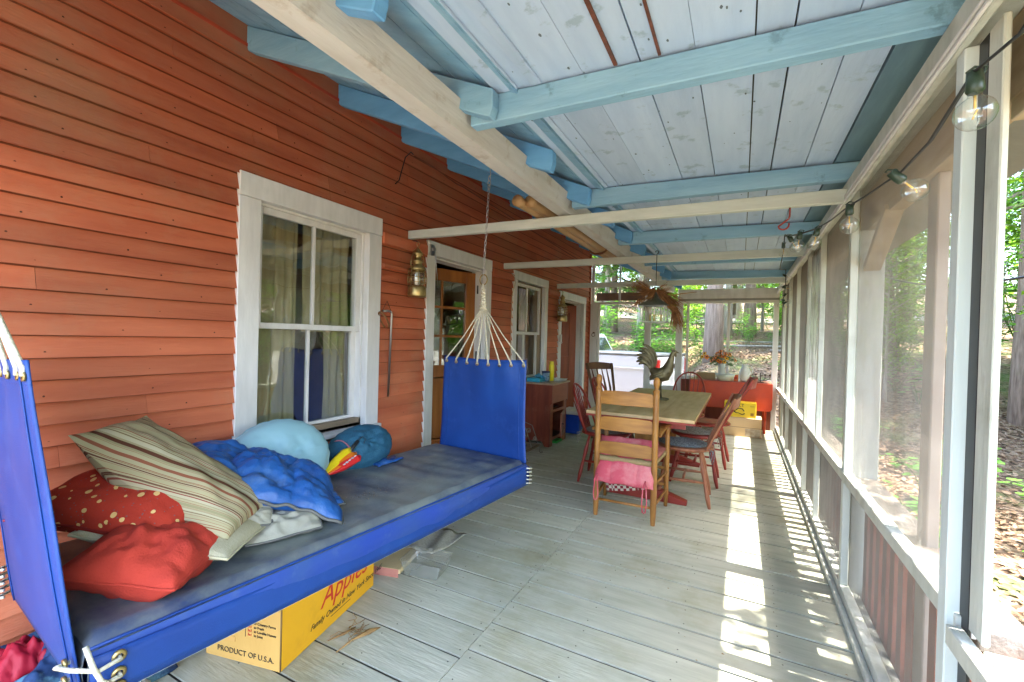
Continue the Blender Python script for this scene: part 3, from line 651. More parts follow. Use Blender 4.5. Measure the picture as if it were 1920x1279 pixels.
pillow('coral_pillow', 'plain coral red velvet pillow lying lowest at the near end', m_coral, (-1.66, .74, .572), (.80, .48, -.08), (-.58, .80, .08), (0, 0, 1), .178, .15, .085, 3, .034, sq=.46, fsc=3.2, pinch=.03, pip=m_coral, pw=.005, ridges=.02)
o, _ = pillow('beige_pillow', 'thin beige woven pillow squeezed under the striped one', M('beige_weave', (.50, .46, .32), (.40, .37, .25), .85, 90, (1, 6, 1), .4, 200, 0), (-1.755, .875, .590), (.84, .52, -.17), (-.60, .78, .0), (0, 0, 1), .245, .15, .055, 8, .006, pinch=.02, pip=M('beige_piping', (.45, .42, .28)), pw=.005)
pillow('dotted_pillow', 'dark red pillow printed with small cream flowers behind the coral one', dotted_mat('red_flower_fabric', (.46, .038, .018), (.75, .50, .20), 26, .25, (.34, .024, .013)), (-1.90, .79, .690), (.90, .40, -.12), (-.40, .8, .25), (-.1, -.3, 1), .27, .17, .088, 12, .014, bend=.01, pip=M('dark_red', (.30, .02, .015)))
o, _ = pillow('striped_pillow', 'large tan and maroon striped pillow leaning over the other pillows', m_str, (-1.855, .915, .735), (.74, .42, -.56), (-.56, .80, .10), (.35, -.1, .9), .315, .165, .105, 21, .024, pinch=.05, bend=-.035, sq=.55, fsc=2.5)
add_pu(o, (-.35, .80, .42))
# pale blue round cushion
def disc(name, label, mat, c, nrm, R_, T, seed, flat=1.0, cat='cushion', wr=.01):
    nrm = Vector(nrm).normalized(); a = Vector((0, 1, 0)); a = (a-nrm*a.dot(nrm)).normalized(); b = nrm.cross(a); mb = MB()
    def pt(u, v, sg):
        g = u*2*pi; r = v; e = max(0, 1-r**2.4)**.5; w = 1+.012*sin(g*23)*(r > .9)
        q = sg*T*e + wr*fbm((cos(g)*r*2+seed, sin(g)*r*2, sg), 1, 3)*(1-r*r)+wr*.35*sin(g*17+seed)*max(0, r-.6)*sg
        return a*R_*r*cos(g)*w + b*R_*flat*r*sin(g)*w + nrm*q
    mb.grid(lambda u, v: pt(u, v, 1), 64, 20); mb.grid(lambda u, v: pt(1-u, v, -1), 64, 20)
    pb = MB(); pb.tube([pt(t/72, 1, 0) for t in range(73)], .0035, 6, cap=False)
    o = mb.build(name, mat); o.location = Vector(c); pb.build('edge_seam', mat, o); return tag(o, label, cat)
disc('round_cushion', 'pale aqua blue round cushion propped against the first window', M('aqua_satin', (.28, .48, .53), (.24, .43, .50), .45, 3, bump=.05, rnd=0), (-2.14, 1.53, .62), (.9, -.38, .45), .255, .11, 3, .85, wr=.02)
# quilted blue sleeping bag with grey edge
m_q = M('blue_quilt_nylon', (.018, .11, .36), (.010, .06, .24), .42, 9, bump=.5, bscale=30, rnd=0, spec=.45, dirt=(.12, .16, .24), dfac=.6, dscale=9)
m_ql = M('grey_quilt_lining', (.34, .33, .27), (.28, .27, .22), .7, 8, bump=.2, bscale=50, rnd=0)
m_qe = M('grey_quilt_hem', (.13, .13, .12), rough=.6, rnd=0)
qc = Vector((-1.845, 1.235, .665)); qr = thing('quilted_blanket', 'bunched blue quilted sleeping bag with grey lining beside the striped pillow', 'sleeping bag', qc)
qa = Vector((.55, .83, -.25)).normalized(); qb = Vector((-.80, .5, .12)); qb = (qb-qa*qb.dot(qa)).normalized(); qn = qa.cross(qb)
if qn.z < 0: qn = -qn
def qpt(u, v, sg):
    U_, V2 = u*2-1, v*2-1; e = max(0, (1-abs(U_)**2.6)*(1-abs(V2)**2.6)); edge = 1+.10*noise.noise(Vector((u*3.1, v*3.3, 5)))
    crease = abs(sin(u*9.2+.9*noise.noise(Vector((u*3, v*3, 1)))))**.45; cr2 = abs(sin(v*8+u*3.5+1.1*noise.noise(Vector((v*4, u*3, 2)))))**.45
    q = .085*(e**.45)*(.8+.28*noise.noise(Vector((u*2.6, v*2.2, 3)))) + (.038*crease+.030*cr2-.045)*(e**.5) + .030*fbm((u*6, v*6, 2), 1, 4)*e**.4
    if sg < 0: q = -.08*(e**.5)
    return qa*U_*.315*edge + qb*V2*.235*edge + qn*q - Vector((0, 0, .07*max(0, U_)**2))
mb = MB(); mb.grid(lambda u, v: qpt(u, v, 1), 80, 70); mb.grid(lambda u, v: qpt(v, u, -1), 40, 40); mb.build('quilt_top', m_q, qr)
e = [qpt(t/50, 0, 0)*1.01 for t in range(51)]+[qpt(1, t/50, 0)*1.01 for t in range(1, 51)]
e2 = [(p if isinstance(p, Vector) else Vector(p))+Vector((0, 0, -.0)) for p in [qa*0]]
def edge_pt(t):
    u, v = (t*2, 0) if t < .5 else (1, (t-.5)*2); p = qpt(min(.999, max(.001, u)), min(.999, max(.001, v)), -1); return p
hb = MB(); hb.tube([edge_pt(t/80)+Vector((.004, -.004, .006*sin(t))) for t in range(81)], .007, 6); hb.build('hem', m_qe, qr)
def qpart(name, mat, c, ax, ay, hx, hy, T, seed, wr, hem):
    o, _ = pillow(name, None, mat, c, ax, ay, (0, 0, 1), hx, hy, T, seed, wr, pinch=-.06, sq=.5, fsc=3.2, n=36, ridges=.02, pip=hem, pw=.0045, cat=None); o.parent = qr; o.location = Vector(c)-qc
qpart('lining_flap', m_ql, (-1.615, 1.165, .530), (.38, .92, 0), (-.90, .36, .22), .135, .085, .030, 41, .020, m_qe)
qpart('lining_fold', m_ql, (-1.675, 1.045, .590), (.42, .86, -.10), (-.70, .30, .55), .10, .050, .020, 43, .010, m_qe)
qpart('blue_fold', m_q, (-1.70, 1.36, .535), (.30, .95, 0), (-.90, .30, .1), .13, .085, .030, 44, .020, m_qe)
pt_ = MB(); pt_.obox((.232, -.015, -.105), ((.6, .8, 0), (-.7, .5, .4), (.3, -.3, .9)), .02, .011, .006); pt_.build('patch', M('orange_patch', (.8, .12, .02), rnd=0), qr)
# denim-blue round bag
bgm = M('teal_denim', (.018, .10, .17), (.012, .07, .13), .8, 40, bump=.3, bscale=120, rnd=0, dirt=(.05, .15, .20), dfac=.5, dscale=7)
bg = disc('cloth_bag', 'dark teal denim bag with pink seam standing behind the umbrella', bgm, (-2.11, 2.06, .575), (.80, -.35, .62), .215, .12, 9, .68, 'bag', .03)
sm_ = MB(); sm_.tube(arc((.0, -.155, -.02), .10, .2, 2.2, 14, 'xz', .10), .004, 6); sm_.build('seam', M('pink_seam', (.45, .16, .2), rnd=0), bg)
tl = MB(); tl.grid(lambda u, v: (.02+.17*u, .02+.22*v-.05*u, -.075+.03*sin(v*5)*(1-u)+.02*noise.noise(Vector((u*4, v*4, 1)))), 16, 16); tl.build('loose_cloth', m_q, bg, solid=.008)
# folded umbrella
um = thing('folded_umbrella', 'folded yellow orange and red umbrella with black handle', 'umbrella', (-2.02, 1.84, .56))
d_ = Vector((-.10, .90, .30)).normalized(); cols = [('yellow_nylon', (.85, .62, .01)), ('orange_nylon', (.85, .20, .01)), ('red_nylon', (.72, .02, .02)), ('green_nylon', (.02, .20, .05))]
pr_ = d_.cross(Vector((0, 0, 1))).normalized(); pu_ = pr_.cross(d_)
for k, (nm, cc) in enumerate(cols):
    mb = MB(); off = {0: (-.012, .024), 1: (.022, .006), 2: (.050, -.004), 3: (-.03, -.012)}[k]
    def fn(u, v, off=off, k=k):
        r = (.006+.034*sin(min(1, u*1.15)*pi*.62))*(1-.7*max(0, u-.85)/.15); g = v*2*pi
        return d_*((u-.62)*(.24-.02*k)) + pr_*(off[0]*(.3+.9*u)+r*cos(g)) + pu_*(off[1]*(.2+u)+r*.6*sin(g)+.004*sin(g*3+u*5))
    mb.grid(fn, 20, 18); mb.build('umbrella_panel', M(nm, cc, rough=.45, bump=.1, rnd=0), um)
mb = MB(); mb.tube([d_*.06+pu_*.02, d_*.15+pu_*.045], .012, 10); mb.tube([d_*.15+pu_*.045+Vector((0, 0, z*0)) for z in range(1)]+[d_*.16+pu_*.05, d_*.185+pu_*.06+pr_*.012, d_*.18+pu_*.045+pr_*.034, d_*.155+pu_*.03+pr_*.036], .0025, 6)
mb.build('handle', m_black, um)
mb = MB()
for k in range(5): mb.obox(pr_*(.062+.001*k)+d_*(-.05+.022*k)+pu_*(.022), (d_, pr_, pu_), .007, .005+.002*(k % 2), .0012)
mb.build('print_mark', M('white_print', (.8, .8, .8)), um)
# heap of clothes and rope on the floor at the near left
def heap(name, label, mat, c, sx, sy, sz, seed, cat, n=60):
    mb = MB()
    def fn(u, v):
        x, y = u*2-1, v*2-1; e = max(0, (1-abs(x)**3)*(1-abs(y)**3)); f = fbm((u*3.5+seed, v*3.5, seed), 1, 4); g = abs(sin(u*7+3*noise.noise(Vector((u*3, v*3, seed)))))**.5
        return (x*sx*(1+.12*noise.noise(Vector((v*4, seed, 0)))), y*sy*(1+.12*noise.noise(Vector((u*4, seed, 3)))), sz*(e**.4)*(.65+.35*g+.5*f)+.004)
    mb.grid(fn, n, n); o = mb.build(name, mat, solid=.004); o.location = c; return tag(o, label, cat)
m_hp = M('blue_clothes', (.015, .05, .14), (.01, .025, .08), .8, 2.5, bump=.2, bscale=60, rnd=0, dirt=(.10, .22, .30), dfac=.9, dscale=5, dlo=.5, dhi=.56)
hpo = heap('clothes_heap', 'heap of crumpled navy clothes with pale trim on the floor', m_hp, (-2.12, .72, .0), .24, .22, .16, 4, 'clothes')
tr_ = MB()
for (a, b_, c) in (((.1, -.2, .10), (.0, -.02, .17), (-.16, .10, .12)), ((.19, -.12, .06), (.08, .05, .15), (-.02, .17, .12)), ((.20, .0, .05), (.14, .1, .12), (.10, .20, .05))): tr_.tube([Vector(a).lerp(Vector(b_), t/6) if t < 6 else Vector(b_).lerp(Vector(c), (t-6)/6) for t in range(13)], .005, 6)
tr_.build('pale_trim', M('pale_trim', (.45, .55, .55)), hpo)
heap('red_garment', 'small red printed garment on top of the navy clothes heap', M('red_garment', (.40, .01, .03), rnd=0), (-2.20, .60, .10), .09, .08, .08, 9, 'clothes', 30)
rp_ = MB(); pts = []
for k in range(200):
    g = k*.42; rr = .045+.02*sin(k*.37); pts.append((rr*cos(g)*(1+.3*sin(k*.11)), rr*sin(g)*1.4, .012+.045*k/200+.008*sin(k*.9)))
rp_.tube(pts, .0065, 6); o = rp_.build('rope_coil', m_rope); o.location = (-1.86, .74, 0); tag(o, 'loose coil of cream cotton rope on the floor under the hammock', 'rope')

# ================================================================ BOXES UNDER THE HAMMOCK
m_card = M('cardboard', (.62, .36, .10), (.55, .31, .08), .75, 7, (1, 1, .3), .08, 60, .06)
m_cardy = M('yellow_card', (.80, .40, .012), (.74, .36, .012), .6, 4, bump=.05, rnd=.05, dirt=(.55, .26, .02), dfac=.4, dscale=9)
ink = M('black_ink', (.03, .025, .02), bump=0, rnd=0); inkr = M('red_ink', (.65, .03, .02), bump=0, rnd=0)
BX = thing('apple_box', 'tall yellow cardboard fruit box with red script lettering under the hammock', 'box', (-1.52, 1.11, 0))
be = Vector((-.208, .978, 0)).normalized(); bf = Vector((-.978, -.208, 0)).normalized()   # long yellow side, short end
bl, bw, bh = .63, .36, .30
mb = MB(); mb.hexa([tuple(be*a+bf*b+Vector((0, 0, z))) for z in (.002, bh) for (a, b) in ((0, 0), (bl, 0), (bl, bw), (0, bw))])
mb.build('carton', m_card, BX, .003)
mb = MB(); P = [be*.004+Vector((0, 0, .006))-bf*.0015, be*(bl-.004)+Vector((0, 0, .006))-bf*.0015, be*(bl-.004)+Vector((0, 0, bh-.002))-bf*.0015, be*.004+Vector((0, 0, bh-.002))-bf*.0015]
mb.add(P, [(0, 1, 2, 3)]); mb.build('printed_side', m_cardy, BX)
mb = MB(); mb.tube([(0, 0, .006), (0, 0, bh)], .0028, 6); mb.build('worn_edge', M('worn_card', (.22, .12, .04)), BX)
out = -bf
text_mesh(BX, 'lettering', 'Apples', .125, be*.22+Vector((0, 0, .115))+out*.0022, 0, inkr, be, (0, 0, 1), .35)
text_mesh(BX, 'lettering', 'Family Owned in New York Since 1945', .0335, be*.16+Vector((0, 0, .058))+out*.0022, 0, ink, be, (0, 0, 1), .35)
mb = MB(); mb.obox(be*.36+Vector((0, 0, .045))+out*.0022, (be, bf, (0, 0, 1)), .07, .0004, .0012); mb.build('underline', ink, BX)
nf = -be   # outer normal of the short end: text runs from -bf... reading direction
rdir = -bf
text_mesh(BX, 'lettering', 'PRODUCT OF U.S.A.', .030, bf*.30+Vector((0, 0, .032))+nf*.0015, 0, ink, rdir, (0, 0, 1))
for k, t_ in enumerate(('to Country Farms', 'to Fresh', 'to Lovable Homes', 'to Joint')):
    z = .165-.016*k
    text_mesh(BX, 'lettering', t_, .014, bf*.125+Vector((0, 0, z))+nf*.0015, 0, ink, rdir, (0, 0, 1)); text_mesh(BX, 'lettering', '3x1', .014, bf*.155+Vector((0, 0, z))+nf*.0015, 0, inkr, rdir, (0, 0, 1))
text_mesh(BX, 'lettering', 'WITH', .012, bf*.215+Vector((0, 0, .13))+nf*.0015, 0, ink, rdir, (0, 0, 1))
mb = MB(); mb.obox(bf*.165+Vector((0, 0, .15))+nf*.001, (bf, nf, (0, 0, 1)), .0008, .0006, .04); mb.build('rule_line', ink, BX)
mb = MB(); mb.obox(bf*.24+Vector((0, 0, .09))+nf*.001, (bf, nf, (0, 0, 1)), .026, .0006, .010); mb.build('tape_scrap', M('tape', (.66, .36, .10)), BX)
# folded cardboard flap and newspaper behind it
cf = thing('flattened_carton', 'flattened tan cardboard sheet lying behind the apple box', 'cardboard', (-1.72, 1.98, 0))
mb = MB(); mb.box(-.16, .10, -.16, .26, .02, .045); mb.build('sheet', M('card_pale', (.62, .47, .24)), cf, .002)
mb = MB(); mb.box(-.159, .09, -.161, -.1605, .0, .044); mb.build('pink_edge', M('pink_card', (.5, .2, .15)), cf)
cf.rotation_euler = (0, 0, .25)
nw = MB(); nw.grid(lambda u, v: (-.10+.20*u+.03*v, -.16+.32*v, .004+.016*sin(u*5+v*3)**2), 12, 12, r=.5); o = nw.build('newspaper', M('newsprint', (.50, .46, .36), (.30, .27, .2), .8, 60, (1, 3, 1), bump=.05), solid=.003); o.location = (-1.62, 2.20, .048); tag(o, 'rumpled newspaper sheet poking out under the hammock', 'newspaper')
# clear plastic tub
tb = MB(); m_tub = clear_mat('tub_plastic', 1.8, .12, (.95, .95, .93), .2, 8, .30, (.75, .77, .70))
tw, td_, th_ = .115, .085, .085
def sqr(k, s, z):
    c = [(-1, -1), (1, -1), (1, 1), (-1, 1)]; a = c[k % 4]; return (a[0]*tw*s, a[1]*td_*s, z)
V = [sqr(k, .82, .003) for k in range(4)]+[sqr(k, .86, .02) for k in range(4)]+[sqr(k, .97, .06) for k in range(4)]+[sqr(k, 1, th_) for k in range(4)]+[sqr(k, 1.07, th_+.002) for k in range(4)]
F = [(3, 2, 1, 0)]+[(i*4+k, i*4+(k+1) % 4, (i+1)*4+(k+1) % 4, (i+1)*4+k) for i in range(4) for k in range(4)]
tb.add(V, F); o = tb.build('plastic_tub', m_tub, None, .006, 0, 2); o.location = (-1.50, 1.97, 0); o.rotation_euler = (0, 0, .18); tag(o, 'empty clear plastic food tub open on the floorboards', 'tub')
# dry twigs on the floor
dt = thing('dry_twigs', 'curled dry twigs and pod lying beside the apple box', 'twigs', (-1.42, 1.42, 0)); m_tw = M('dry_twig', (.34, .20, .07), (.20, .11, .04), .8, 20)
mb = MB(); mb.tube([(-.005, -.13, .004), (.0, -.05, .01), (.025, .02, .012), (.04, .07, .006)], [.003, .004, .012, .002], 6)
mb.tube([(-.09, -.10, .004), (-.06, -.04, .01), (-.055, .02, .006)], [.002, .006, .002], 6); mb.build('pod', m_tw, dt)
mb = MB()
for k in range(16):
    a = rn(0, 6.3); L_ = rn(.04, .10); p = Vector((rn(-.08, -.02), rn(-.03, .04), .006)); mb.tube([p, p+Vector((cos(a)*L_*.5, sin(a)*L_*.5, .008)), p+Vector((cos(a+.4)*L_, sin(a+.4)*L_, .003))], .0012, 4)
mb.build('stem', m_tw, dt)
for k in range(14):
    pass
fl = MB()
for k in range(420):
    x = rn(-2.3, .46); y = rn(1.3, 7.4)
    if k > 180: x = rn(.33, .47); y = rn(1.4, 7.6)
    s_ = rn(.002, .008); g = rn(0, 6)
    fl.add([(x+s_*cos(g+q*2.1), y+s_*.6*sin(g+q*2.1), .0035+rn(0, .003)) for q in range(3)], [(0, 1, 2)], False)
tag(fl.build('floor_litter', m_tw), 'scattered bits of dry leaf and grit on the porch floorboards', 'leaf litter', kind='stuff')
# ================================================================ DINING TABLE AND CHAIRS
m_oak = M('golden_oak', (.40, .18, .04), (.22, .085, .018), .42, 7, (3, 3, .5), .15, 30, .15, dirt=(.16, .07, .02), dfac=.5, dscale=7)
m_oakx = M('golden_oak_slat', (.42, .19, .04), (.23, .09, .02), .42, 7, (.5, 3, 3), .15, 30, .15, dirt=(.18, .08, .02), dfac=.5, dscale=6)
m_top = M('worn_tan_top', (.60, .42, .22), (.48, .31, .14), .6, 5, (3, .5, 3), .1, 20, .08, dirt=(.30, .20, .09), dfac=.5, dscale=3, spec=.25)
m_red = M('barn_red_paint', (.30, .035, .022), (.22, .022, .014), .4, 9, bump=.12, bscale=30, rnd=.1, dirt=(.16, .06, .03), dfac=.5, dscale=9)
tbl = thing('dining_table', 'long tan plank dining table with dark red edge on a trestle base', 'table', (-.68, 4.43, 0))
mb = MB(); xs = [-.40, -.135, .14, .40]
for a, b in zip(xs[:-1], xs[1:]): mb.box(a+.0012, b-.0012, -.86, 1.0, .715, .74)
mb.box(-.40, .40, -1.005, -.862, .715, .7405); mb.build('tabletop', m_top, tbl, .002)
mb = MB(); mb.box(-.402, .402, -1.007, 1.0, .699, .7145); mb.build('red_edge', m_red, tbl, .002)
mb = MB(); mb.box(-.32, .32, -.80, -.77, .63, .698); mb.box(-.32, .32, .80, .83, .63, .698); mb.build('apron', m_red, tbl)
for yy in (-.62, .62):
    mb = MB(); mb.box(-.09, .09, yy-.025, yy+.025, .09, .66); mb.build('trestle_post', m_oak, tbl, .004)
    mb = MB(); mb.prism([(-.33, .0), (.33, .0), (.33, .03), (.14, .09), (-.14, .09), (-.33, .03)], lambda p, q, yy=yy: (p[0], yy-.035+.07*q, p[1])); mb.build('foot', m_red, tbl, .004)
mb = MB(); mb.box(-.02, .02, -.60, .60, .28, .36); mb.build('stretcher', m_red, tbl)

# ladder-back armchair
ch = thing('ladderback_armchair', 'golden oak ladder-back armchair with pink cushion at the near end of the table', 'chair', (-.725, 3.25, 0), .03)
def turned(mb, x, y, z0, z1, r, fin=False, x1=None, y1=None):
    x1 = x if x1 is None else x1; y1 = y if y1 is None else y1
    prof = []
    if fin:
        zt = z1; prof = [(r*.72, z0), (r, z0+.10), (r, zt-.12), (r*.95, zt-.112), (r*1.12, zt-.105), (r*1.12, zt-.095), (r*.62, zt-.088), (r*.66, zt-.075), (r*1.05, zt-.05), (r*1.1, zt-.03), (r*.85, zt-.01), (r*.3, zt), (0, zt+.001)]
    else: prof = [(0, z0), (r*.7, z0+.001), (r*.95, z0+.12), (r, (z0+z1)/2), (r*.9, z1-.08), (r*.7, z1-.065), (r, z1-.05), (r*.75, z1), (0, z1)]
    mb.lathe(prof, (x, y, 0), 14)
for sx in (-.205, .205):
    mb = MB(); turned(mb, sx, 0, 0, 1.045, .0215, True); mb.build('rear_post', m_oak, ch)
    mb = MB(); turned(mb, sx*1.18, .44, 0, .645, .019); mb.build('front_leg', m_oak, ch)
    mb = MB(); mb.prism([(-.02, .05), (.02, .0), (.03, .25), (.055, .42), (.045, .50), (.0, .52), (-.05, .50), (-.045, .40), (-.02, .25)] if sx > 0 else [(.02, .05), (-.02, .0), (-.03, .25), (-.055, .42), (-.045, .50), (.0, .52), (.05, .50), (.045, .40), (.02, .25)],
      lambda p, q, sx=sx: (sx*1.1+p[0], p[1]-.01, .645+.022*q-.02*(p[1]<.1))); mb.build('arm', m_oakx, ch, .004)
    for zz in (.13, .28): mb = MB(); mb.tube([(sx, 0, zz), (sx*1.09, .22, zz), (sx*1.18, .44, zz)], [.008, .012, .008], 8); mb.build('stretcher', m_oak, ch)
for (z0, z1) in ((.830, .925), (.640, .735), (.465, .555)):
    mb = MB(); n = 14
    V = []; F = []
    for k in range(n+1):
        u = k/n*2-1; x = .19*u; y = -.012-.022*(1-u*u)+.01; tp = z1+.008*(1-u*u)-.012*(abs(u) > .85)*(abs(u)-.85)/.15; bt_ = z0
        V += [(x, y-.005, bt_), (x, y+.005, bt_), (x, y+.005, tp), (x, y-.005, tp)]
    for k in range(n):
        o = k*4
        for q in range(4): F.append((o+q, o+(q+1) % 4, o+4+(q+1) % 4, o+4+q))
    F += [(3, 2, 1, 0), (n*4, n*4+1, n*4+2, n*4+3)]; mb.add(V, F, False); mb.build('slat', m_oakx, ch, .002)
for zz in (.12, .26): mb = MB(); mb.tube([(-.205, 0, zz), (.205, 0, zz)], .010, 8); mb.build('stretcher', m_oak, ch)
for zz in (.17, .30): mb = MB(); mb.tube([(-.24, .44, zz), (.24, .44, zz)], .012, 8); mb.build('stretcher', m_oak, ch)
m_rush = M('rush_seat', (.42, .30, .14), (.25, .17, .07), .8, 60, (8, 1, 1), .5, 90, .1)
mb = MB(); mb.grid(lambda u, v: ((-.205-.035*v)+(.41+.07*v)*u, .44*v, .425+.012*sin(pi*u)*sin(pi*v)), 12, 12); mb.build('seat', m_rush, ch, solid=.03)
m_pink = M('pink_corduroy', (.62, .10, .13), (.52, .065, .09), .8, 5, (1, 1, 1), .3, 160, 0, dirt=(.70, .30, .28), dfac=.6, dscale=8, dlo=.45, dhi=.65)
def tufted(hx, hy, T, tufts, seed):
    mb = MB()
    def pt(u, v, sg):
        x, y = u*2-1, v*2-1; e = max(0, (1-abs(x)**4)*(1-abs(y)**4)); t = T*e**.45
        for (a, b) in tufts: t -= T*.75*math.exp(-((x-a)**2*(hx/.2)**2+(y-b)**2*(hy/.2)**2)/.022)+T*.16*math.exp(-abs(y-b)*14)+T*.16*math.exp(-abs(x-a)*14)
        return (x*hx*(1+.03*noise.noise(Vector((v*4, seed, 1)))), y*hy*(1+.05*noise.noise(Vector((u*5, seed, 1)))), sg*max(.003, t)+.006*noise.noise(Vector((u*4, v*4, seed))))
    mb.grid(lambda u, v: pt(u, v, 1), 50, 50); mb.grid(lambda u, v: pt(v, u, -1), 50, 50); return mb
pc = tufted(.21, .185, .045, [(-.45, .1), (.45, .1)], 4).build('cushion', m_pink); pc.location = (-.728, 3.305, .415); pc.rotation_euler = (radians(52), 0, radians(2)); pc.name = 'chair_cushion'
tag(pc, 'pink tufted seat cushion slumping out of the ladder-back armchair', 'cushion')
tie = MB()
for (x, z0) in ((-.175, .14), (.165, .11)):
    for q in (-.008, .012):
        tie.tube([(x, -.14, -.085), (x+q, -.175, -.12), (x+q*1.6, -.18, -.22), (x+q, -.178, -.40+z0)], .0045, 5)
    tie.tube([(x-.008, -.178, -.39+z0), (x+.002, -.18, -.405+z0), (x+.012, -.178, -.39+z0)], .0045, 5)
to = tie.build('cushion_tie', m_pink, pc); to.matrix_parent_inverse = pc.matrix_basis.to_3x3().to_4x4().inverted()
pd = tufted(.20, .17, .028, [(-.4, 0), (.4, 0)], 9).build('seat_pad', M('rose_pad', (.50, .16, .14), rnd=0)); pd.location = (-.70, 3.50, .462); tag(pd, 'flat faded rose seat pad lying inside the ladder-back armchair', 'cushion')
# checkered cloth bag under the seat
def check_mat():
    m = bpy.data.materials.new('red_check'); m.use_nodes = True; n, l = m.node_tree.nodes, m.node_tree.links
    tc = n.new('ShaderNodeTexCoord'); ck = n.new('ShaderNodeTexChecker'); ck.inputs['Scale'].default_value = 46; ck.inputs[1].default_value = (.22, .012, .02, 1); ck.inputs[2].default_value = (.55, .48, .38, 1)
    mp = n.new('ShaderNodeMapping'); mp.inputs['Location'].default_value = (.013, .011, .013); l.new(tc.outputs['Object'], mp.inputs[0]); l.new(mp.outputs[0], ck.inputs[0]); l.new(ck.outputs[0], n['Principled BSDF'].inputs['Base Color']); n['Principled BSDF'].inputs['Roughness'].default_value = .85; return m
cbg = thing('checkered_bag', 'beige sack with red and white checkered hem hanging under the armchair seat', 'bag', (-.77, 3.47, .24), .1)
cbg.rotation_euler = (0, radians(-9), .15)
mb = MB(); mb.grid(lambda u, v: (-.14+.28*u, -.05-.025*sin(pi*u)+.015*v, -.012+.13*v), 12, 8); mb.build('sack', M('sack_linen', (.50, .42, .26), (.35, .28, .16), dirt=(.12, .06, .03), dfac=.7, dscale=14), cbg, solid=.012)
mb = MB(); mb.grid(lambda u, v: (-.142+.284*u, -.056-.025*sin(pi*u), -.075+.065*v), 12, 4); mb.build('checkered_hem', check_mat(), cbg, solid=.014)

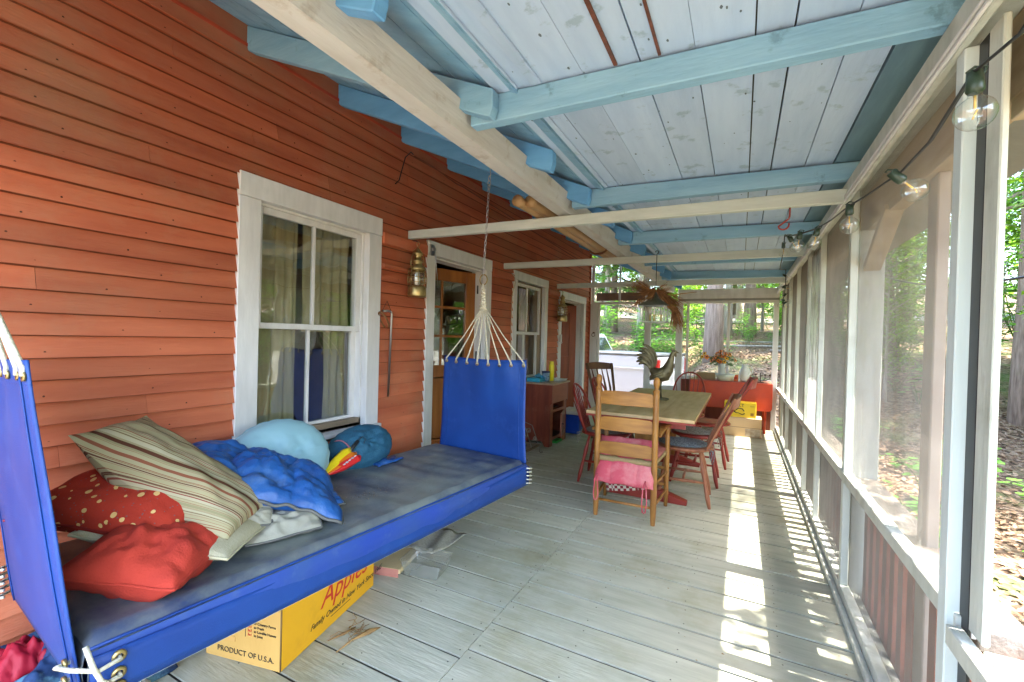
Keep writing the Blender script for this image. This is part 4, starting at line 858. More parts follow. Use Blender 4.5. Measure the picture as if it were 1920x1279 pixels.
# Windsor chairs
def windsor(name, label, mat, kind, loc, rz, seatpad=None, padname='', group='red Windsor chairs around the dining table', bh=.90, lean=.16):
    c = thing(name, label, 'chair', loc, rz, group)     # faces +x, back on -x side
    mb = MB(); n = 36; V = []; rs = []
    ring = []
    for k in range(n):
        g = 2*pi*k/n; r = .205*(1+.06*cos(2*g)); x = r*cos(g)*1.02; y = r*sin(g)*1.03; ring.append((x, y))
    for (s, z) in ((.80, .415), (1, .432), (1.01, .445), (.97, .455), (.5, .447), (0.01, .445)):
        V += [(x*s, y*s, z) for (x, y) in ring]
    F = [(i*n+k, i*n+(k+1) % n, (i+1)*n+(k+1) % n, (i+1)*n+k) for i in range(5) for k in range(n)]+[tuple(range(n-1, -1, -1))]
    mb.add(V, F, True); mb.build('seat', mat, c)
    for sx in (-1, 1):
        for sy in (-1, 1):
            mb = MB(); p = Vector((sx*.12, sy*.12, .42)); q = Vector((sx*.20, sy*.185, 0)); rr = [.010, .014, .020, .013, .016, .018, .011]
            mb.tube([p.lerp(q, t/6) for t in range(7)], rr, 10); mb.build('leg', mat, c)
    for sy in (-1, 1): mb = MB(); mb.tube([(-.165, sy*.157, .19), (0, sy*.157, .19), (.165, sy*.157, .19)], [.008, .014, .008], 8); mb.build('stretcher', mat, c)
    mb = MB(); mb.tube([(0, -.157, .19), (0, 0, .19), (0, .157, .19)], [.008, .013, .008], 8); mb.build('stretcher', mat, c)
    bx = lambda z: -.165-lean*(z-.45)/.45
    if kind == 'bow':
        pts = []
        for k in range(25):
            t = pi*k/24; y = .185*cos(t)*(1+.12*sin(t)); z = .45+(bh-.45)*(sin(t)**.62); pts.append((bx(z)+.03*abs(cos(t)), y, z))
        mb = MB(); mb.tube(pts, .0105, 8); mb.build('back_bow', mat, c)
        for k in range(7):
            a = (k-3)/3*.82; yt = .185*a*1.05; zt = .45+(bh-.45)*((1-min(.98, a*a))**.31); mb = MB()
            mb.tube([(-.172, a*.135, .448), ((-.172+bx(zt))/2, (a*.135+yt)/2, (.448+zt)/2), (bx(zt), yt, zt-.005)], [.005, .0075, .004], 6); mb.build('spindle', mat, c)
    else:
        for sy in (-1, 1):
            mb = MB(); mb.bar((-.165, sy*.15, .445), (bx(bh), sy*.20, bh), .034, .020, (1, 0, 0), None, .040, .016); mb.build('back_post', mat, c, .004)
        mb = MB(); n = 12; V = []; F = []
        for k in range(n+1):
            u = k/n*2-1; y = .215*u; x = bx(bh-.04)-.045*(1-u*u)+.0; zt = bh+.012-.02*u*u
            V += [(x-.008+.0, y, bh-.085), (x+.008, y, bh-.085), (x+.0-.012, y, zt), (x-.028, y, zt)]
        for k in range(n):
            o = k*4
            for q in range(4): F.append((o+(q+1) % 4, o+q, o+4+q, o+4+(q+1) % 4))
        F += [(0, 1, 2, 3), (n*4+3, n*4+2, n*4+1, n*4)]; mb.add(V, F); mb.build('crest_rail', mat, c, .004)
        for k in range(4):
            a = (k-1.5)/1.5*.10; mb = MB(); mb.bar((-.168, a, .447), (bx(.66)-.0, a*1.1, .66), .016, .012, (1, 0, 0), None, .034, .008); mb.bar((bx(.66), a*1.1, .66), (bx(bh-.07)-.028, a*1.2, bh-.07), .034, .008, (1, 0, 0), None, .014, .008); mb.build('arrow_spindle', mat, c, .002)
    if seatpad:
        mb = MB(); V = []
        mb.grid(lambda u, v: (cos(u*2*pi)*.195*v*1.02+.012, sin(u*2*pi)*.20*v, .462+.016*(1-v**4)+.003*sin(v*40)), 36, 14)
        po = mb.build(padname, seatpad); po.parent = None; po.matrix_world = Matrix.Translation(loc) @ Matrix.Rotation(rz, 4, 'Z')
        st_ = MB()
        for sy in (-1, 1):
            for q in range(3): st_.tube([(-.17, sy*.13, .462), (-.20-.01*q, sy*(.155+.02*q), .45), (-.195-.015*q, sy*(.17-.015*q), .43-.02*q), (-.19-.012*q, sy*(.16+.012*q), .39-.02*q)], .003, 5)
        st_.build('pad_tie', seatpad, po)
        return c, po
    return c, None
m_bar = M('bare_red_wood', (.34, .13, .06), (.22, .07, .035), .45, 9, (3, 3, .5), .15, 30, .12, dirt=(.40, .22, .12), dfac=.5, dscale=8)
m_braid = M('blue_grey_braid', (.30, .32, .33), (.05, .06, .08), .9, 90, (1, 1, 1), .6, 120, 0)
m_braid2 = M('tan_braid', (.45, .40, .33), (.14, .12, .10), .9, 90, (1, 1, 1), .6, 120, 0)
c, p = windsor('arrow_back_chair', 'worn brown arrow-back chair with tied grey pad, nearest on the garden side', m_bar, 'arrow', (-.395, 3.98, 0), pi+.05, m_braid, 'seat_pad', bh=.88, lean=.20)
tag(p, 'dark grey braided round seat pad tied to the worn brown arrow-back chair', 'seat pad')
c, p = windsor('windsor_chair', 'barn red chair with bent crest just behind the worn brown arrow-back chair', m_red, 'arrow', (-.36, 4.56, 0), pi+.02, m_braid2, 'seat_pad', bh=.99, lean=.24)
tag(p, 'tan braided round seat pad on the red chair behind the brown one', 'seat pad')
windsor('windsor_chair', 'red spindle-back chair farthest along the garden side of the table', m_red, 'bow', (-.30, 5.27, 0), pi-.05, bh=.93, lean=.22)
windsor('windsor_chair', 'red bow-back chair at the far end of the table', m_red, 'bow', (-.56, 5.70, 0), -pi/2, bh=.92)
c, p = windsor('windsor_chair', 'red bow-back chair nearest on the house side of the table', m_red, 'bow', (-1.10, 4.10, 0), .05, m_braid2, 'seat_pad', bh=.87)
tag(p, 'tan braided seat pad on the nearest red chair on the house side', 'seat pad')
windsor('windsor_chair', 'red bow-back chair second along the house side of the table', m_red, 'bow', (-1.12, 4.78, 0), -.05, bh=.88)
c, p = windsor('windsor_chair', 'brown wide-crest chair in the corner behind the red house-side chairs', M('dark_brown_wood', (.14, .06, .03), (.08, .03, .015), .4), 'arrow', (-1.45, 5.75, 0), -.7, bh=.98)

# ---------------------------------------------------------------- rooster
m_iron = M('patinated_iron', (.20, .17, .09), (.085, .072, .045), .45, 14, bump=.5, bscale=40, rnd=.25, metal=.6)
ro = thing('rooster_sculpture', 'dark patinated metal rooster statue standing on the dining table', 'sculpture', (-.685, 4.47, .74))
ro.rotation_euler = (0, 0, -.05)
mb = MB()
def ring_body(path, n=16):
    V = []
    for (x, z, rw, rh, tilt) in path:
        ax_ = Vector((sin(tilt), 0, cos(tilt)))
        for k in range(n):
            g = 2*pi*k/n; V.append(Vector((x, 0, z))+Vector((0, 1, 0))*rw*cos(g)+ax_*rh*sin(g))
    m_ = len(path); F = [(i*n+(k+1) % n, i*n+k, (i+1)*n+k, (i+1)*n+(k+1) % n) for i in range(m_-1) for k in range(n)]+[tuple(range(n)), tuple(range(m_*n-1, (m_-1)*n-1, -1))]
    mb.add(V, F, True)
ring_body([(-.10, .27, .012, .012, 0), (-.085, .265, .035, .035, 0), (-.05, .25, .055, .056, 0), (0, .235, .066, .068, -.2), (.045, .25, .062, .070, -.5), (.072, .30, .045, .052, -1.0), (.085, .345, .034, .038, -1.2), (.098, .395, .026, .029, -1.2), (.108, .435, .022, .024, -.9), (.120, .458, .022, .024, -.4), (.138, .462, .014, .016, 0), (.150, .458, .004, .005, 0)], 18)
mb.build('body', m_iron, ro)
for k in range(7):       # tail feathers
    mb = MB(); a0 = .15*k; V = []; 
    def fn(u, v, k=k):
        L_ = .30-.022*k; ang = 1.15+.17*k + u*(1.9-.10*k); 
        px, pz = 0, 0; st = 14; 
        for q in range(int(u*st)): aa = 1.05+.13*k+(q/st)*(1.9+.05*k); px -= -cos(aa)*L_/st; pz += sin(aa)*L_/st
        w = .022*sin(pi*min(1, .15+u*.85))+.004; aa = 1.05+.13*k+u*1.95; nx, nz = -sin(aa), cos(aa)
        return (-.085+px+nx*w*(v-.5)*2, ((-1)**k)*.012*(1+k*.25)+.006*sin(pi*v), .285+pz+nz*w*(v-.5)*2)
    mb.grid(fn, 14, 4); mb.build('tail_feather', m_iron, ro, solid=.006)
for s in (-1, 1):
    mb = MB(); mb.grid(lambda u, v, s=s: (-.085+.125*u, s*(.058+.010*sin(pi*u)+.004*sin(v*18)), .215+.085*v*(1-.5*(1-u))-.03*(1-u)), 10, 12); mb.build('wing', m_iron, ro, solid=.008)
    mb = MB(); mb.tube([(.005, s*.028, .20), (.0, s*.03, .12), (.008, s*.03, .015)], [.014, .008, .008], 8)
    mb.build('leg', m_iron, ro)
    mb = MB(); mb.ell((.03, s*.032, .010), .05, .022, .010, 12, 6)
    for d in (-.35, 0, .35): mb.tube([(.01, s*.03, .012), (.01+.07*cos(d), s*.03+.07*sin(d), .006)], [.010, .005], 6)
    mb.build('foot', m_iron, ro)
mb = MB(); mb.prism([(.095, .465), (.100, .492), (.108, .480), (.114, .498), (.122, .482), (.130, .492), (.136, .470), (.12, .46)], lambda p, q: (p[0], -.003+.006*q, p[1])); mb.build('comb', m_iron, ro)
mb = MB(); mb.ell((.137, 0, .432), .009, .006, .020); mb.build('wattle', m_iron, ro); mb = MB(); mb.tube([(.145, 0, .460), (.172, 0, .452)], [.008, .001], 8); mb.build('beak', m_iron, ro)
mb = MB()
for s in (-1, 1): mb.ell((.128, s*.0165, .466), .004, .003, .004, 8, 6)
mb.build('eye', m_black, ro)

# ---------------------------------------------------------------- pendant lantern with straw
pl = thing('pendant_lantern', 'square metal pendant lantern with three candle bulbs wrapped in dry straw', 'pendant lamp', (-.72, 4.30, 1.47))
m_pt = M('pewter', (.22, .23, .18), (.14, .15, .11), .4, 12, metal=.7)
mb = MB(); mb.prism([(-.105, .0), (.105, 0), (.105, .012), (-.105, .012)], lambda p, q: (p[0], -.105+.21*q, p[1])); mb.build('base', m_pt, pl)
for sx in (-1, 1):
    for sy in (-1, 1): mb = MB(); mb.box(sx*.095-.006, sx*.095+.006, sy*.095-.006, sy*.095+.006, .013, .155); mb.build('corner_bar', m_pt, pl)
mb = MB(); mb.add([(-.135, -.135, .155), (.135, -.135, .155), (.135, .135, .155), (-.135, .135, .155), (-.03, -.03, .225), (.03, -.03, .225), (.03, .03, .225), (-.03, .03, .225)], [(3, 2, 1, 0), (4, 5, 6, 7), (0, 1, 5, 4), (1, 2, 6, 5), (2, 3, 7, 6), (3, 0, 4, 7)]); mb.build('roof', m_pt, pl)
mb = MB(); mb.lathe([(.03, .225), (.02, .25), (.012, .26), (.012, .30), (.0, .30)], n=12); mb.tube(arc((0, 0, .315), .016, 0, 2*pi, 12, 'xz'), .004, 6); mb.build('finial', m_pt, pl)
mb = MB(); mb.tube([(0, 0, .33), (0, 0, .64)], .0035, 6); mb.tube(arc((0, .0, .655), .015, -pi/2, pi, 8, 'xz'), .0035, 6); mb.build('hanging_rod', m_black, pl)
for (x, y) in ((-.045, 0), (.05, .02), (0, -.045)):
    mb = MB(); mb.tube([(x, y, .013), (x, y, .075)], .009, 10); co = mb.build('candle', M('candle_ivory', (.75, .62, .25)), pl); mb = MB(); mb.lathe([(.006, .076), (.012, .09), (.012, .105), (.003, .145), (0, .146)], (x, y, 0), 12); mb.build('bulb', M('frosted_bulb', (.75, .75, .7), rough=.2), co)
m_straw = M('dry_straw', (.30, .13, .045), (.15, .06, .02), .8, 30, rnd=.9)
def bundle(name, root, d, L_, n, spread, par, r=.0016, curl=.05):
    mb = MB(); root = Vector(root); d = Vector(d).normalized(); a = d.orthogonal().normalized(); b = d.cross(a)
    for k in range(n):
        g = rn(0, 2*pi); q = sqrt(rn(0, 1)); l_ = L_*rn(.6, 1.05); s0 = (a*cos(g)+b*sin(g))*q
        p0 = root+s0*.018; p2 = root+d*l_+s0*spread+Vector((rn(-curl, curl), rn(-curl, curl), rn(-curl, curl))); p1 = p0.lerp(p2, .5)+s0*spread*.1
        mb.tube([p0, p1, p2], [r*1.4, r, r*.5], 3, cap=False)
    mb.build(name, m_straw, par)
bundle('straw', (-.03, -.03, .28), (-.9, -.25, .35), .23, 120, .075, pl); bundle('straw', (-.0, -.05, .31), (-.55, -.1, -.5), .16, 50, .04, pl)
bundle('straw', (.02, -.05, .30), (.75, -.1, -.66), .30, 170, .04, pl, .0018); bundle('straw', (.02, -.03, .28), (.8, -.1, .15), .11, 70, .06, pl)
bundle('straw', (.18, -.06, .14), (.16, 0, -.95), .21, 120, .045, pl, .0018); bundle('straw', (-.13, -.06, .22), (-.05, 0, -.9), .12, 40, .05, pl)
for (p, q) in (((.06, -.08, .22), (.36, -.08, .27)), ((-.02, -.08, .24), (-.22, -.08, .13)), ((.02, 0, .32), (.10, 0, .35))): mb = MB(); mb.tube([p, Vector(p).lerp(Vector(q), .5)+Vector((0, 0, .01)), q], [.006, .005, .003], 6); mb.build('twig', m_tw, pl)

# ================================================================ RED DROP-LEAF TABLE AND WHAT STANDS ON IT
m_rt = M('bright_red_paint', (.50, .055, .012), (.42, .038, .010), .35, 6, bump=.08, rnd=.06, dirt=(.30, .04, .015), dfac=.5, dscale=5)
rt = thing('drop_leaf_table', 'bright red drop-leaf table against the end screen', 'table', (-.13, 7.33, 0))
mb = MB(); mb.box(-.56, .54, .03, .40, .715, .74); mb.build('tabletop', M('red_top_worn', (.35, .10, .06), (.25, .06, .04), .4), rt, .004)
c_ = .05; L0, L1, z0, z1 = -.56, .545, .335, .728
pts = [(L0, z1), (L0, z0+c_)]+[(L0+c_-c_*cos(t*pi/12), z0+c_-c_*sin(t*pi/12)) for t in range(1, 7)]+[(L1-c_+c_*sin(t*pi/12), z0+c_-c_*cos(t*pi/12)) for t in range(0, 7)]+[(L1, z1)]
mb = MB(); mb.prism(pts, lambda p, q: (p[0], .0+.022*q, p[1])); mb.build('drop_leaf', m_rt, rt, .003)
for (x, y) in ((-.48, .08), (.46, .08), (-.48, .36), (.46, .36)): mb = MB(); mb.lathe([(0, 0), (.014, .001), (.024, .25), (.030, .45), (.024, .50), (.030, .52), (.030, .714)], (x, y, 0), 12); mb.build('leg', m_rt, rt)
mb = MB(); mb.box(-.47, .45, .07, .09, .60, .714); mb.box(-.47, .45, .35, .37, .60, .714); mb.build('apron', m_rt, rt)
m_pot = M('white_glaze', (.66, .66, .62), (.60, .60, .56), .15, bump=0, spec=.6)
vs = thing('flower_vase', 'tapered white ceramic vase full of orange and yellow daisies', 'vase', (-.255, 7.45, .74))
mb = MB(); mb.lathe([(0, .0), (.055, .002), (.045, .10), (.048, .20), (.065, .25), (.060, .25), (.040, .19), (.04, .03), (0, .03)], n=20); mb.tube([(.05, 0, .21), (.085, 0, .20), (.09, 0, .13), (.05, 0, .09)], .008, 6); mb.build('vessel', m_pot, vs)
m_pet = M('orange_petal', (.85, .33, .02), (.75, .12, .01), .6, 3, bump=0, rnd=.6); m_pet2 = M('yellow_petal', (.85, .50, .03), (.8, .35, .02), .6, 3, bump=0, rnd=.3); m_eye = M('flower_eye', (.12, .04, .02)); m_stem = M('green_stem', (.10, .16, .05))
st_ = MB()
for k in range(46):
    g = rn(0, 2*pi); e = rn(.1, 1.35); R_ = rn(.14, .20); c = Vector((R_*sin(e)*cos(g)*1.1, R_*sin(e)*sin(g)*.8, .24+R_*cos(e)*1.05)); nrm = (c-Vector((0, 0, .2))).normalized()
    if k < 3: c = Vector((-.27+.03*k, -.02, .34+.05*k*(k < 2))); nrm = Vector((-.3, -.8, .3)).normalized()
    a = nrm.orthogonal().normalized(); b = nrm.cross(a); mb = MB(); np_ = 9; r = rn(.030, .042)
    for q in range(np_):
        t = 2*pi*q/np_; d = a*cos(t)+b*sin(t); s = nrm.cross(d)
        mb.add([c+d*.008-s*.003, c+d*r*.6-s*r*.24+nrm*.004, c+d*r+nrm*rn(-.006, .003), c+d*r*.6+s*r*.24+nrm*.004, c+d*.008+s*.003], [(0, 1, 2, 3, 4)])
    fo_ = mb.build('flower', m_pet if rn(0, 1) < .65 else m_pet2, vs); mb = MB(); mb.ell(c+nrm*.004, .010, .010, .010, 8, 5); mb.build('flower_eye', m_eye, fo_)
    st_.tube([(0, 0, .2), c*.5+Vector((0, 0, .13)), c], .0018, 4)
for k in range(60):
    g = rn(0, 2*pi); c = Vector((cos(g)*rn(.04, .13), sin(g)*rn(.03, .1), rn(.23, .36))); d = Vector((cos(g), sin(g), rn(-.6, .4))).normalized(); s = d.orthogonal()*.012
    st_.add([c, c+d*.03+s, c+d*.06, c+d*.03-s], [(0, 1, 2, 3)])
st_.build('foliage', m_stem, vs)
mb = MB(); mb.lathe([(0, 0), (.085, .002), (.12, .055), (.135, .10), (.128, .10), (.11, .05), (0, .012)], n=28); o = mb.build('basin', M('enamel_basin', (.52, .53, .44), (.46, .47, .38), .3)); o.location = (-.20, 7.37, .74); tag(o, 'pale enamel basin on the red table in front of the daisy vase', 'basin')
pi_ = thing('white_pitcher', 'plain round white pottery pitcher on the red table', 'pitcher', (.06, 7.42, .74))
mb = MB(); mb.lathe([(0, .0), (.045, .002), (.072, .06), (.080, .11), (.066, .17), (.042, .215), (.046, .25), (.040, .25), (.036, .215), (.055, .17), (.068, .11), (0, .02)], n=26); mb.build('vessel', m_pot, pi_)
mb = MB(); mb.tube([(.035, -.03, .235), (.075, -.06, .235), (.10, -.07, .18), (.085, -.06, .12), (.06, -.045, .09)], .008, 8); mb.build('handle', m_pot, pi_)
ct_ = thing('candle_tree', 'small black iron branched candle holder at the right end of the red table', 'candle holder', (.26, 7.42, .74)); m_ir = M('black_iron', (.05, .03, .025), rough=.5, metal=.5)
mb = MB(); mb.lathe([(0, .0), (.05, .001), (.05, .008), (.008, .015), (.006, .14)], n=14); mb.build('base', m_ir, ct_)
for s in (-1, 1):
    for L_ in (.06, .12): mb = MB(); mb.tube([(0, 0, .03), (s*L_*.6, 0, .035), (s*L_, 0, .06), (s*L_, 0, .10)], .005, 6); mb.lathe([(.0, .1), (.016, .105), (.018, .12)], (s*L_, 0, 0), 10); mb.build('branch', m_ir, ct_)
mb = MB(); mb.box(0, .26, 0, .12, .0, .011); mb.box(0, .26, 0, .01, .011, .10); mb.box(0, .26, .11, .12, .011, .10); mb.box(0, .01, .01, .11, .011, .10); mb.box(.25, .26, .01, .11, .011, .10); o = mb.build('wooden_crate', M('crate_wood', (.34, .22, .10))); o.location = (-.60, 7.40, .74); tag(o, 'low open brown wooden box at the left end of the red table', 'box')
tn = thing('spice_tin', 'small orange and white tin beside the enamel basin', 'tin', (-.055, 7.385, .74))
mb = MB(); mb.box(-.03, .03, -.02, .02, 0, .095); mb.build('can', M('tin_orange', (.60, .12, .02)), tn, .004); mb = MB(); mb.box(.0305, .046, -.021, .021, .0, .095); mb.build('pale_side', m_pot, tn); mb = MB(); mb.ell((-.002, -.0205, .05), .018, .001, .022, 10, 6); mb.build('emblem', M('tin_red', (.35, .02, .01)), tn)
# boxes under it
ct2 = thing('parcel_carton', 'plain brown shipping carton on the floor beneath the red table', 'carton', (.02, 7.0, 0)); mb = MB(); mb.box(-.26, .26, 0, .30, .002, .265); mb.build('carton', M('kraft', (.56, .39, .22), (.50, .34, .18), .75), ct2, .004)
mb = MB(); mb.box(-.262, .262, -.0015, .0, .130, .134); mb.build('seam', ink, ct2); mb = MB(); mb.box(.06, .24, -.002, -.0005, .01, .12); mb.build('pale_tape', M('tape2', (.50, .42, .32), (.30, .2, .13), scale=20), ct2)
m_yb = M('tool_box_yellow', (.80, .56, .02), (.74, .50, .02), .4, rnd=.04, bump=0)
yb_ = thing('power_tool_box', 'yellow printed power tool box on top of the shipping carton', 'box', (.01, 7.02, .266)); mb = MB(); mb.box(-.20, .20, 0, .22, 0, .205); mb.build('carton', m_yb, yb_, .004)
text_mesh(yb_, 'lettering', 'DEWALT', .058, (-.185, -.003, .150), 0, ink, (1, 0, 0), (0, 0, 1))
mb = MB()   # saw picture
mb.tube([(-.05+.0, -.002, .10), (-.02, -.002, .125), (.03, -.002, .12), (.05, -.002, .09)], .007, 6); mb.tube([(-.08, -.002, .08), (-.05, -.002, .06), (-.02, -.002, .06), (.03, -.002, .04), (.06, -.002, .06)], .006, 6); mb.tube([(-.06, -.002, .09), (-.07, -.002, .075)], .008, 6)
mb.build('printed_picture', ink, yb_)
for (a, b, z0, z1) in ((.13, .17, .03, .07), (-.19, -.11, .125, .128), (-.19, -.13, .112, .115), (-.19, -.12, .099, .102), (-.19, -.15, .086, .089), (.12, .18, .165, .168), (.125, .175, .155, .158), (-.19, -.16, .02, .024)): mb = MB(); mb.box(a, b, -.0018, -.0006, z0, z1); mb.build('fine_print', M('brown_print', (.35, .20, .02)) , yb_)

# ================================================================ DRY SINK CABINET
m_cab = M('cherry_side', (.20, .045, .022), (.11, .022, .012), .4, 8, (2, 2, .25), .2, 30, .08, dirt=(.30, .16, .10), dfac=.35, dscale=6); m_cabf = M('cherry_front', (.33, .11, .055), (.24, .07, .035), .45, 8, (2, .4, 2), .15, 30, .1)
cab = thing('wooden_cabinet', 'dark cherry wooden cabinet with its small door ajar against the house wall', 'cabinet', (-2.40, 4.93, 0)); cab.rotation_euler = (0, 0, -.0)
dw, dl, dh = .42, .56, .76     # depth along x, length along y
mb = MB(); mb.prism([(0, 0), (.10, .0), (.12, .06), (.30, .06), (.34, 0), (.40, 0), (.40, .50), (.42, .52), (.42, dh-.02), (0, dh-.02)], lambda p, q: (p[0], .02*q, p[1])); mb.build('side_panel', m_cab, cab, .002)
mb = MB(); mb.prism([(0, 0), (.40, 0), (.40, .50), (.42, .52), (.42, dh-.02), (0, dh-.02)], lambda p, q: (p[0], dl-.02+.02*q, p[1])); mb.build('side_panel', m_cab, cab, .002)
mb = MB(); mb.box(-.0, .44, -.012, dl+.012, dh-.0195, dh); mb.build('top', M('cab_top', (.36, .26, .18), (.22, .14, .09), .4), cab, .003)
mb = MB(); mb.box(.40, .42, .0205, dl-.0205, .52, dh-.02); mb.build('drawer_front', m_cabf, cab, .002)
mb = MB(); mb.box(.385, .40, .0205, .10, .0, .519); mb.box(.385, .40, dl-.10, dl-.0205, .0, .519); mb.box(.385, .40, .1, dl-.1, .40, .43); mb.box(.385, .40, .1, dl-.1, .07, .10); mb.build('face_frame', m_cabf, cab, .002)
mb = MB(); mb.box(.0, .38, .0205, dl-.0205, .08, .10); mb.box(0, .02, .0205, dl-.0205, .1, .7); mb.box(.02, .3, .0205, dl-.0205, .415, .425); mb.build('shelf', M('cab_inside', (.06, .025, .015)), cab)
dr_ = thing('door', None, None, (.402, dl-.10, 0)); dr_.parent = cab; dr_.rotation_euler = (0, 0, radians(14))
mb = MB(); mb.box(0, .018, -.35, -.29, .105, .395); mb.box(0, .018, -.06, 0, .105, .395); mb.box(0, .018, -.29, -.06, .105, .16); mb.box(0, .018, -.29, -.06, .345, .395); mb.box(.004, .010, -.29, -.06, .16, .345); mb.build('door_panel', m_cabf, dr_, .002)
mb = MB(); mb.lathe([(.006, .018), (.006, .028), (.012, .034), (0, .042)], (0, -.325, .27), 10, axis=(1, 0, 0)); mb.build('knob', m_black, dr_)
gb = MB(); gb.box(.25, .37, .22, .42, .002, .03); o = gb.build('green_tray', M('green_plastic', (.03, .35, .06)), None, .006); o.location = (-2.36, 4.93, 0); tag(o, 'flat green plastic tray on the floor under the cherry cabinet', 'tray')
m_tq = M('turquoise_box', (.03, .32, .45), (.02, .22, .34), .4, 20, rnd=.1)
mb = MB(); mb.box(0, .17, 0, .26, .0, .05); o = mb.build('turquoise_box', m_tq, None, .006); o.location = (-2.33, 4.96, .76); tag(o, 'flat turquoise box on the near corner of the cherry cabinet', 'box')
mb = MB(); mb.grid(lambda u, v: (.12*u, .14*v, .0505+.03*sin(u*5)*sin(v*4)+.02*noise.noise(Vector((u*5, v*5, 0)))), 12, 12); o = mb.build('blue_cloth', M('light_blue_cloth', (.06, .28, .48), rnd=0), solid=.004); o.location = (-2.27, 5.04, .775); tag(o, 'crumpled light blue rag lying over the turquoise box', 'cloth')
cn = thing('blue_canister', 'short blue metal canister with a dark lid on the cherry cabinet', 'can', (-2.17, 5.18, .76)); mb = MB(); mb.lathe([(0, 0), (.05, 0), (.05, .11), (0, .11)], n=20); mb.build('can', M('can_blue', (.03, .08, .16), (.30, .40, .45), .4, 30, (1, 1, 3)), cn); mb = MB(); mb.lathe([(.052, .108), (.052, .125), (0, .127)], n=20); mb.build('lid', M('navy_lid', (.02, .03, .12)), cn)
bo = thing('yellow_bottle', 'tall yellow spray bottle behind the blue canister', 'bottle', (-2.14, 5.29, .76)); mb = MB(); mb.lathe([(0, 0), (.033, 0), (.033, .20), (.028, .205)], n=18); mb.build('bottle_body', M('bottle_yellow', (.78, .65, .02), rough=.35), bo); mb = MB(); mb.lathe([(.028, .206), (.028, .245), (0, .247)], n=16); mb.build('cap', M('cap_yellow', (.75, .60, .05)), bo)
mb = MB()
for k in range(5): mb.box(.01*k, .20+.008*k, .0+.006*k, .14-.004*k, .006*k, .006*k+.005)
o = mb.build('paper_stack', M('magazine', (.50, .52, .46), (.30, .33, .33), scale=12)); o.location = (-2.20, 5.30, .76); tag(o, 'loose stack of papers on the far end of the cherry cabinet', 'papers')
# cooler
co = thing('cool_box', 'blue cool box with white lid beside the second doorway', 'cooler', (-2.04, 5.92, 0)); m_cb = M('cooler_blue', (.01, .06, .42), rough=.35, bump=.03)
mb = MB(); mb.hexa([(-.12, -.15, .01), (.12, -.15, .01), (.12, .15, .01), (-.12, .15, .01), (-.14, -.17, .27), (.14, -.17, .27), (.14, .17, .27), (-.14, .17, .27)]); mb.build('body', m_cb, co, .02, 0, 3)
mb = MB(); mb.box(-.145, .145, -.175, .175, .272, .325); mb.build('lid', M('cooler_white', (.66, .64, .58), rough=.4), co, .012, 0, 2)
mb = MB(); mb.tube([(.15, -.15, .25), (.155, -.155, .18), (.155, -.12, .12), (.155, .12, .12), (.155, .155, .18), (.15, .15, .25)], .009, 6); mb.build('handle', m_cb, co)
mb = MB(); mb.box(.139, .155, -.03, .03, .235, .30); mb.build('latch', M('cooler_white', (.66, .64, .58)), co, .004)
# wrought iron plant stand
ps = thing('iron_plant_stand', 'low wrought iron scroll plant stand on the floor beside the cherry cabinet', 'plant stand', (-2.12, 4.45, 0)); m_wi = M('pale_iron', (.30, .30, .25), (.14, .12, .09), .5, 20, metal=.4)
mb = MB()
for (a, b) in (((-.16, -.20), (.12, -.20)), ((.12, -.20), (.12, .20)), ((.12, .20), (-.16, .20)), ((-.16, .20), (-.16, -.20))): mb.bar((*a, .09), (*b, .09), .012, .02)
for k in range(7): mb.tube([(-.16, -.17+.057*k, .09), (.12, -.17+.057*k, .09)], .004, 5)
mb.build('tray_frame', M('rusty_iron', (.20, .15, .09), (.10, .07, .04)), ps)
for (x, y) in ((-.16, -.2), (.12, -.2), (.12, .2), (-.16, .2)): mb = MB(); mb.tube([(x, y, .10), (x, y, .03)]+[(x+.02-.02*cos(t*pi/6), y, .018-.016*sin(t*pi/6)) for t in range(0, 8)], .005, 6); mb.build('scroll_foot', m_wi, ps)
for k in range(16):
    a = rn(-.16, .10); b = rn(-.20, .18); z = rn(.12, .30); R_ = rn(.03, .06); ph = rn(0, 6); q = rn(0, 1); mb = MB()
    mb.tube([(a+R_*(1-t/22)*cos(t*.5+ph)*q, b+R_*(1-t/22)*cos(t*.5+ph)*(1-q*.5), z+R_*(1-t/22)*sin(t*.5+ph)) for t in range(16)], .0045, 5); mb.build('scroll', m_wi, ps)
for y in (-.18, 0, .18): mb = MB(); mb.tube([(-.14, y, .1), (-.12, y+.02, .25), (-.06, y, .33), (.02, y+.02, .30), (.08, y, .18), (.11, y, .1)], .005, 6); mb.build('hoop', m_wi, ps)

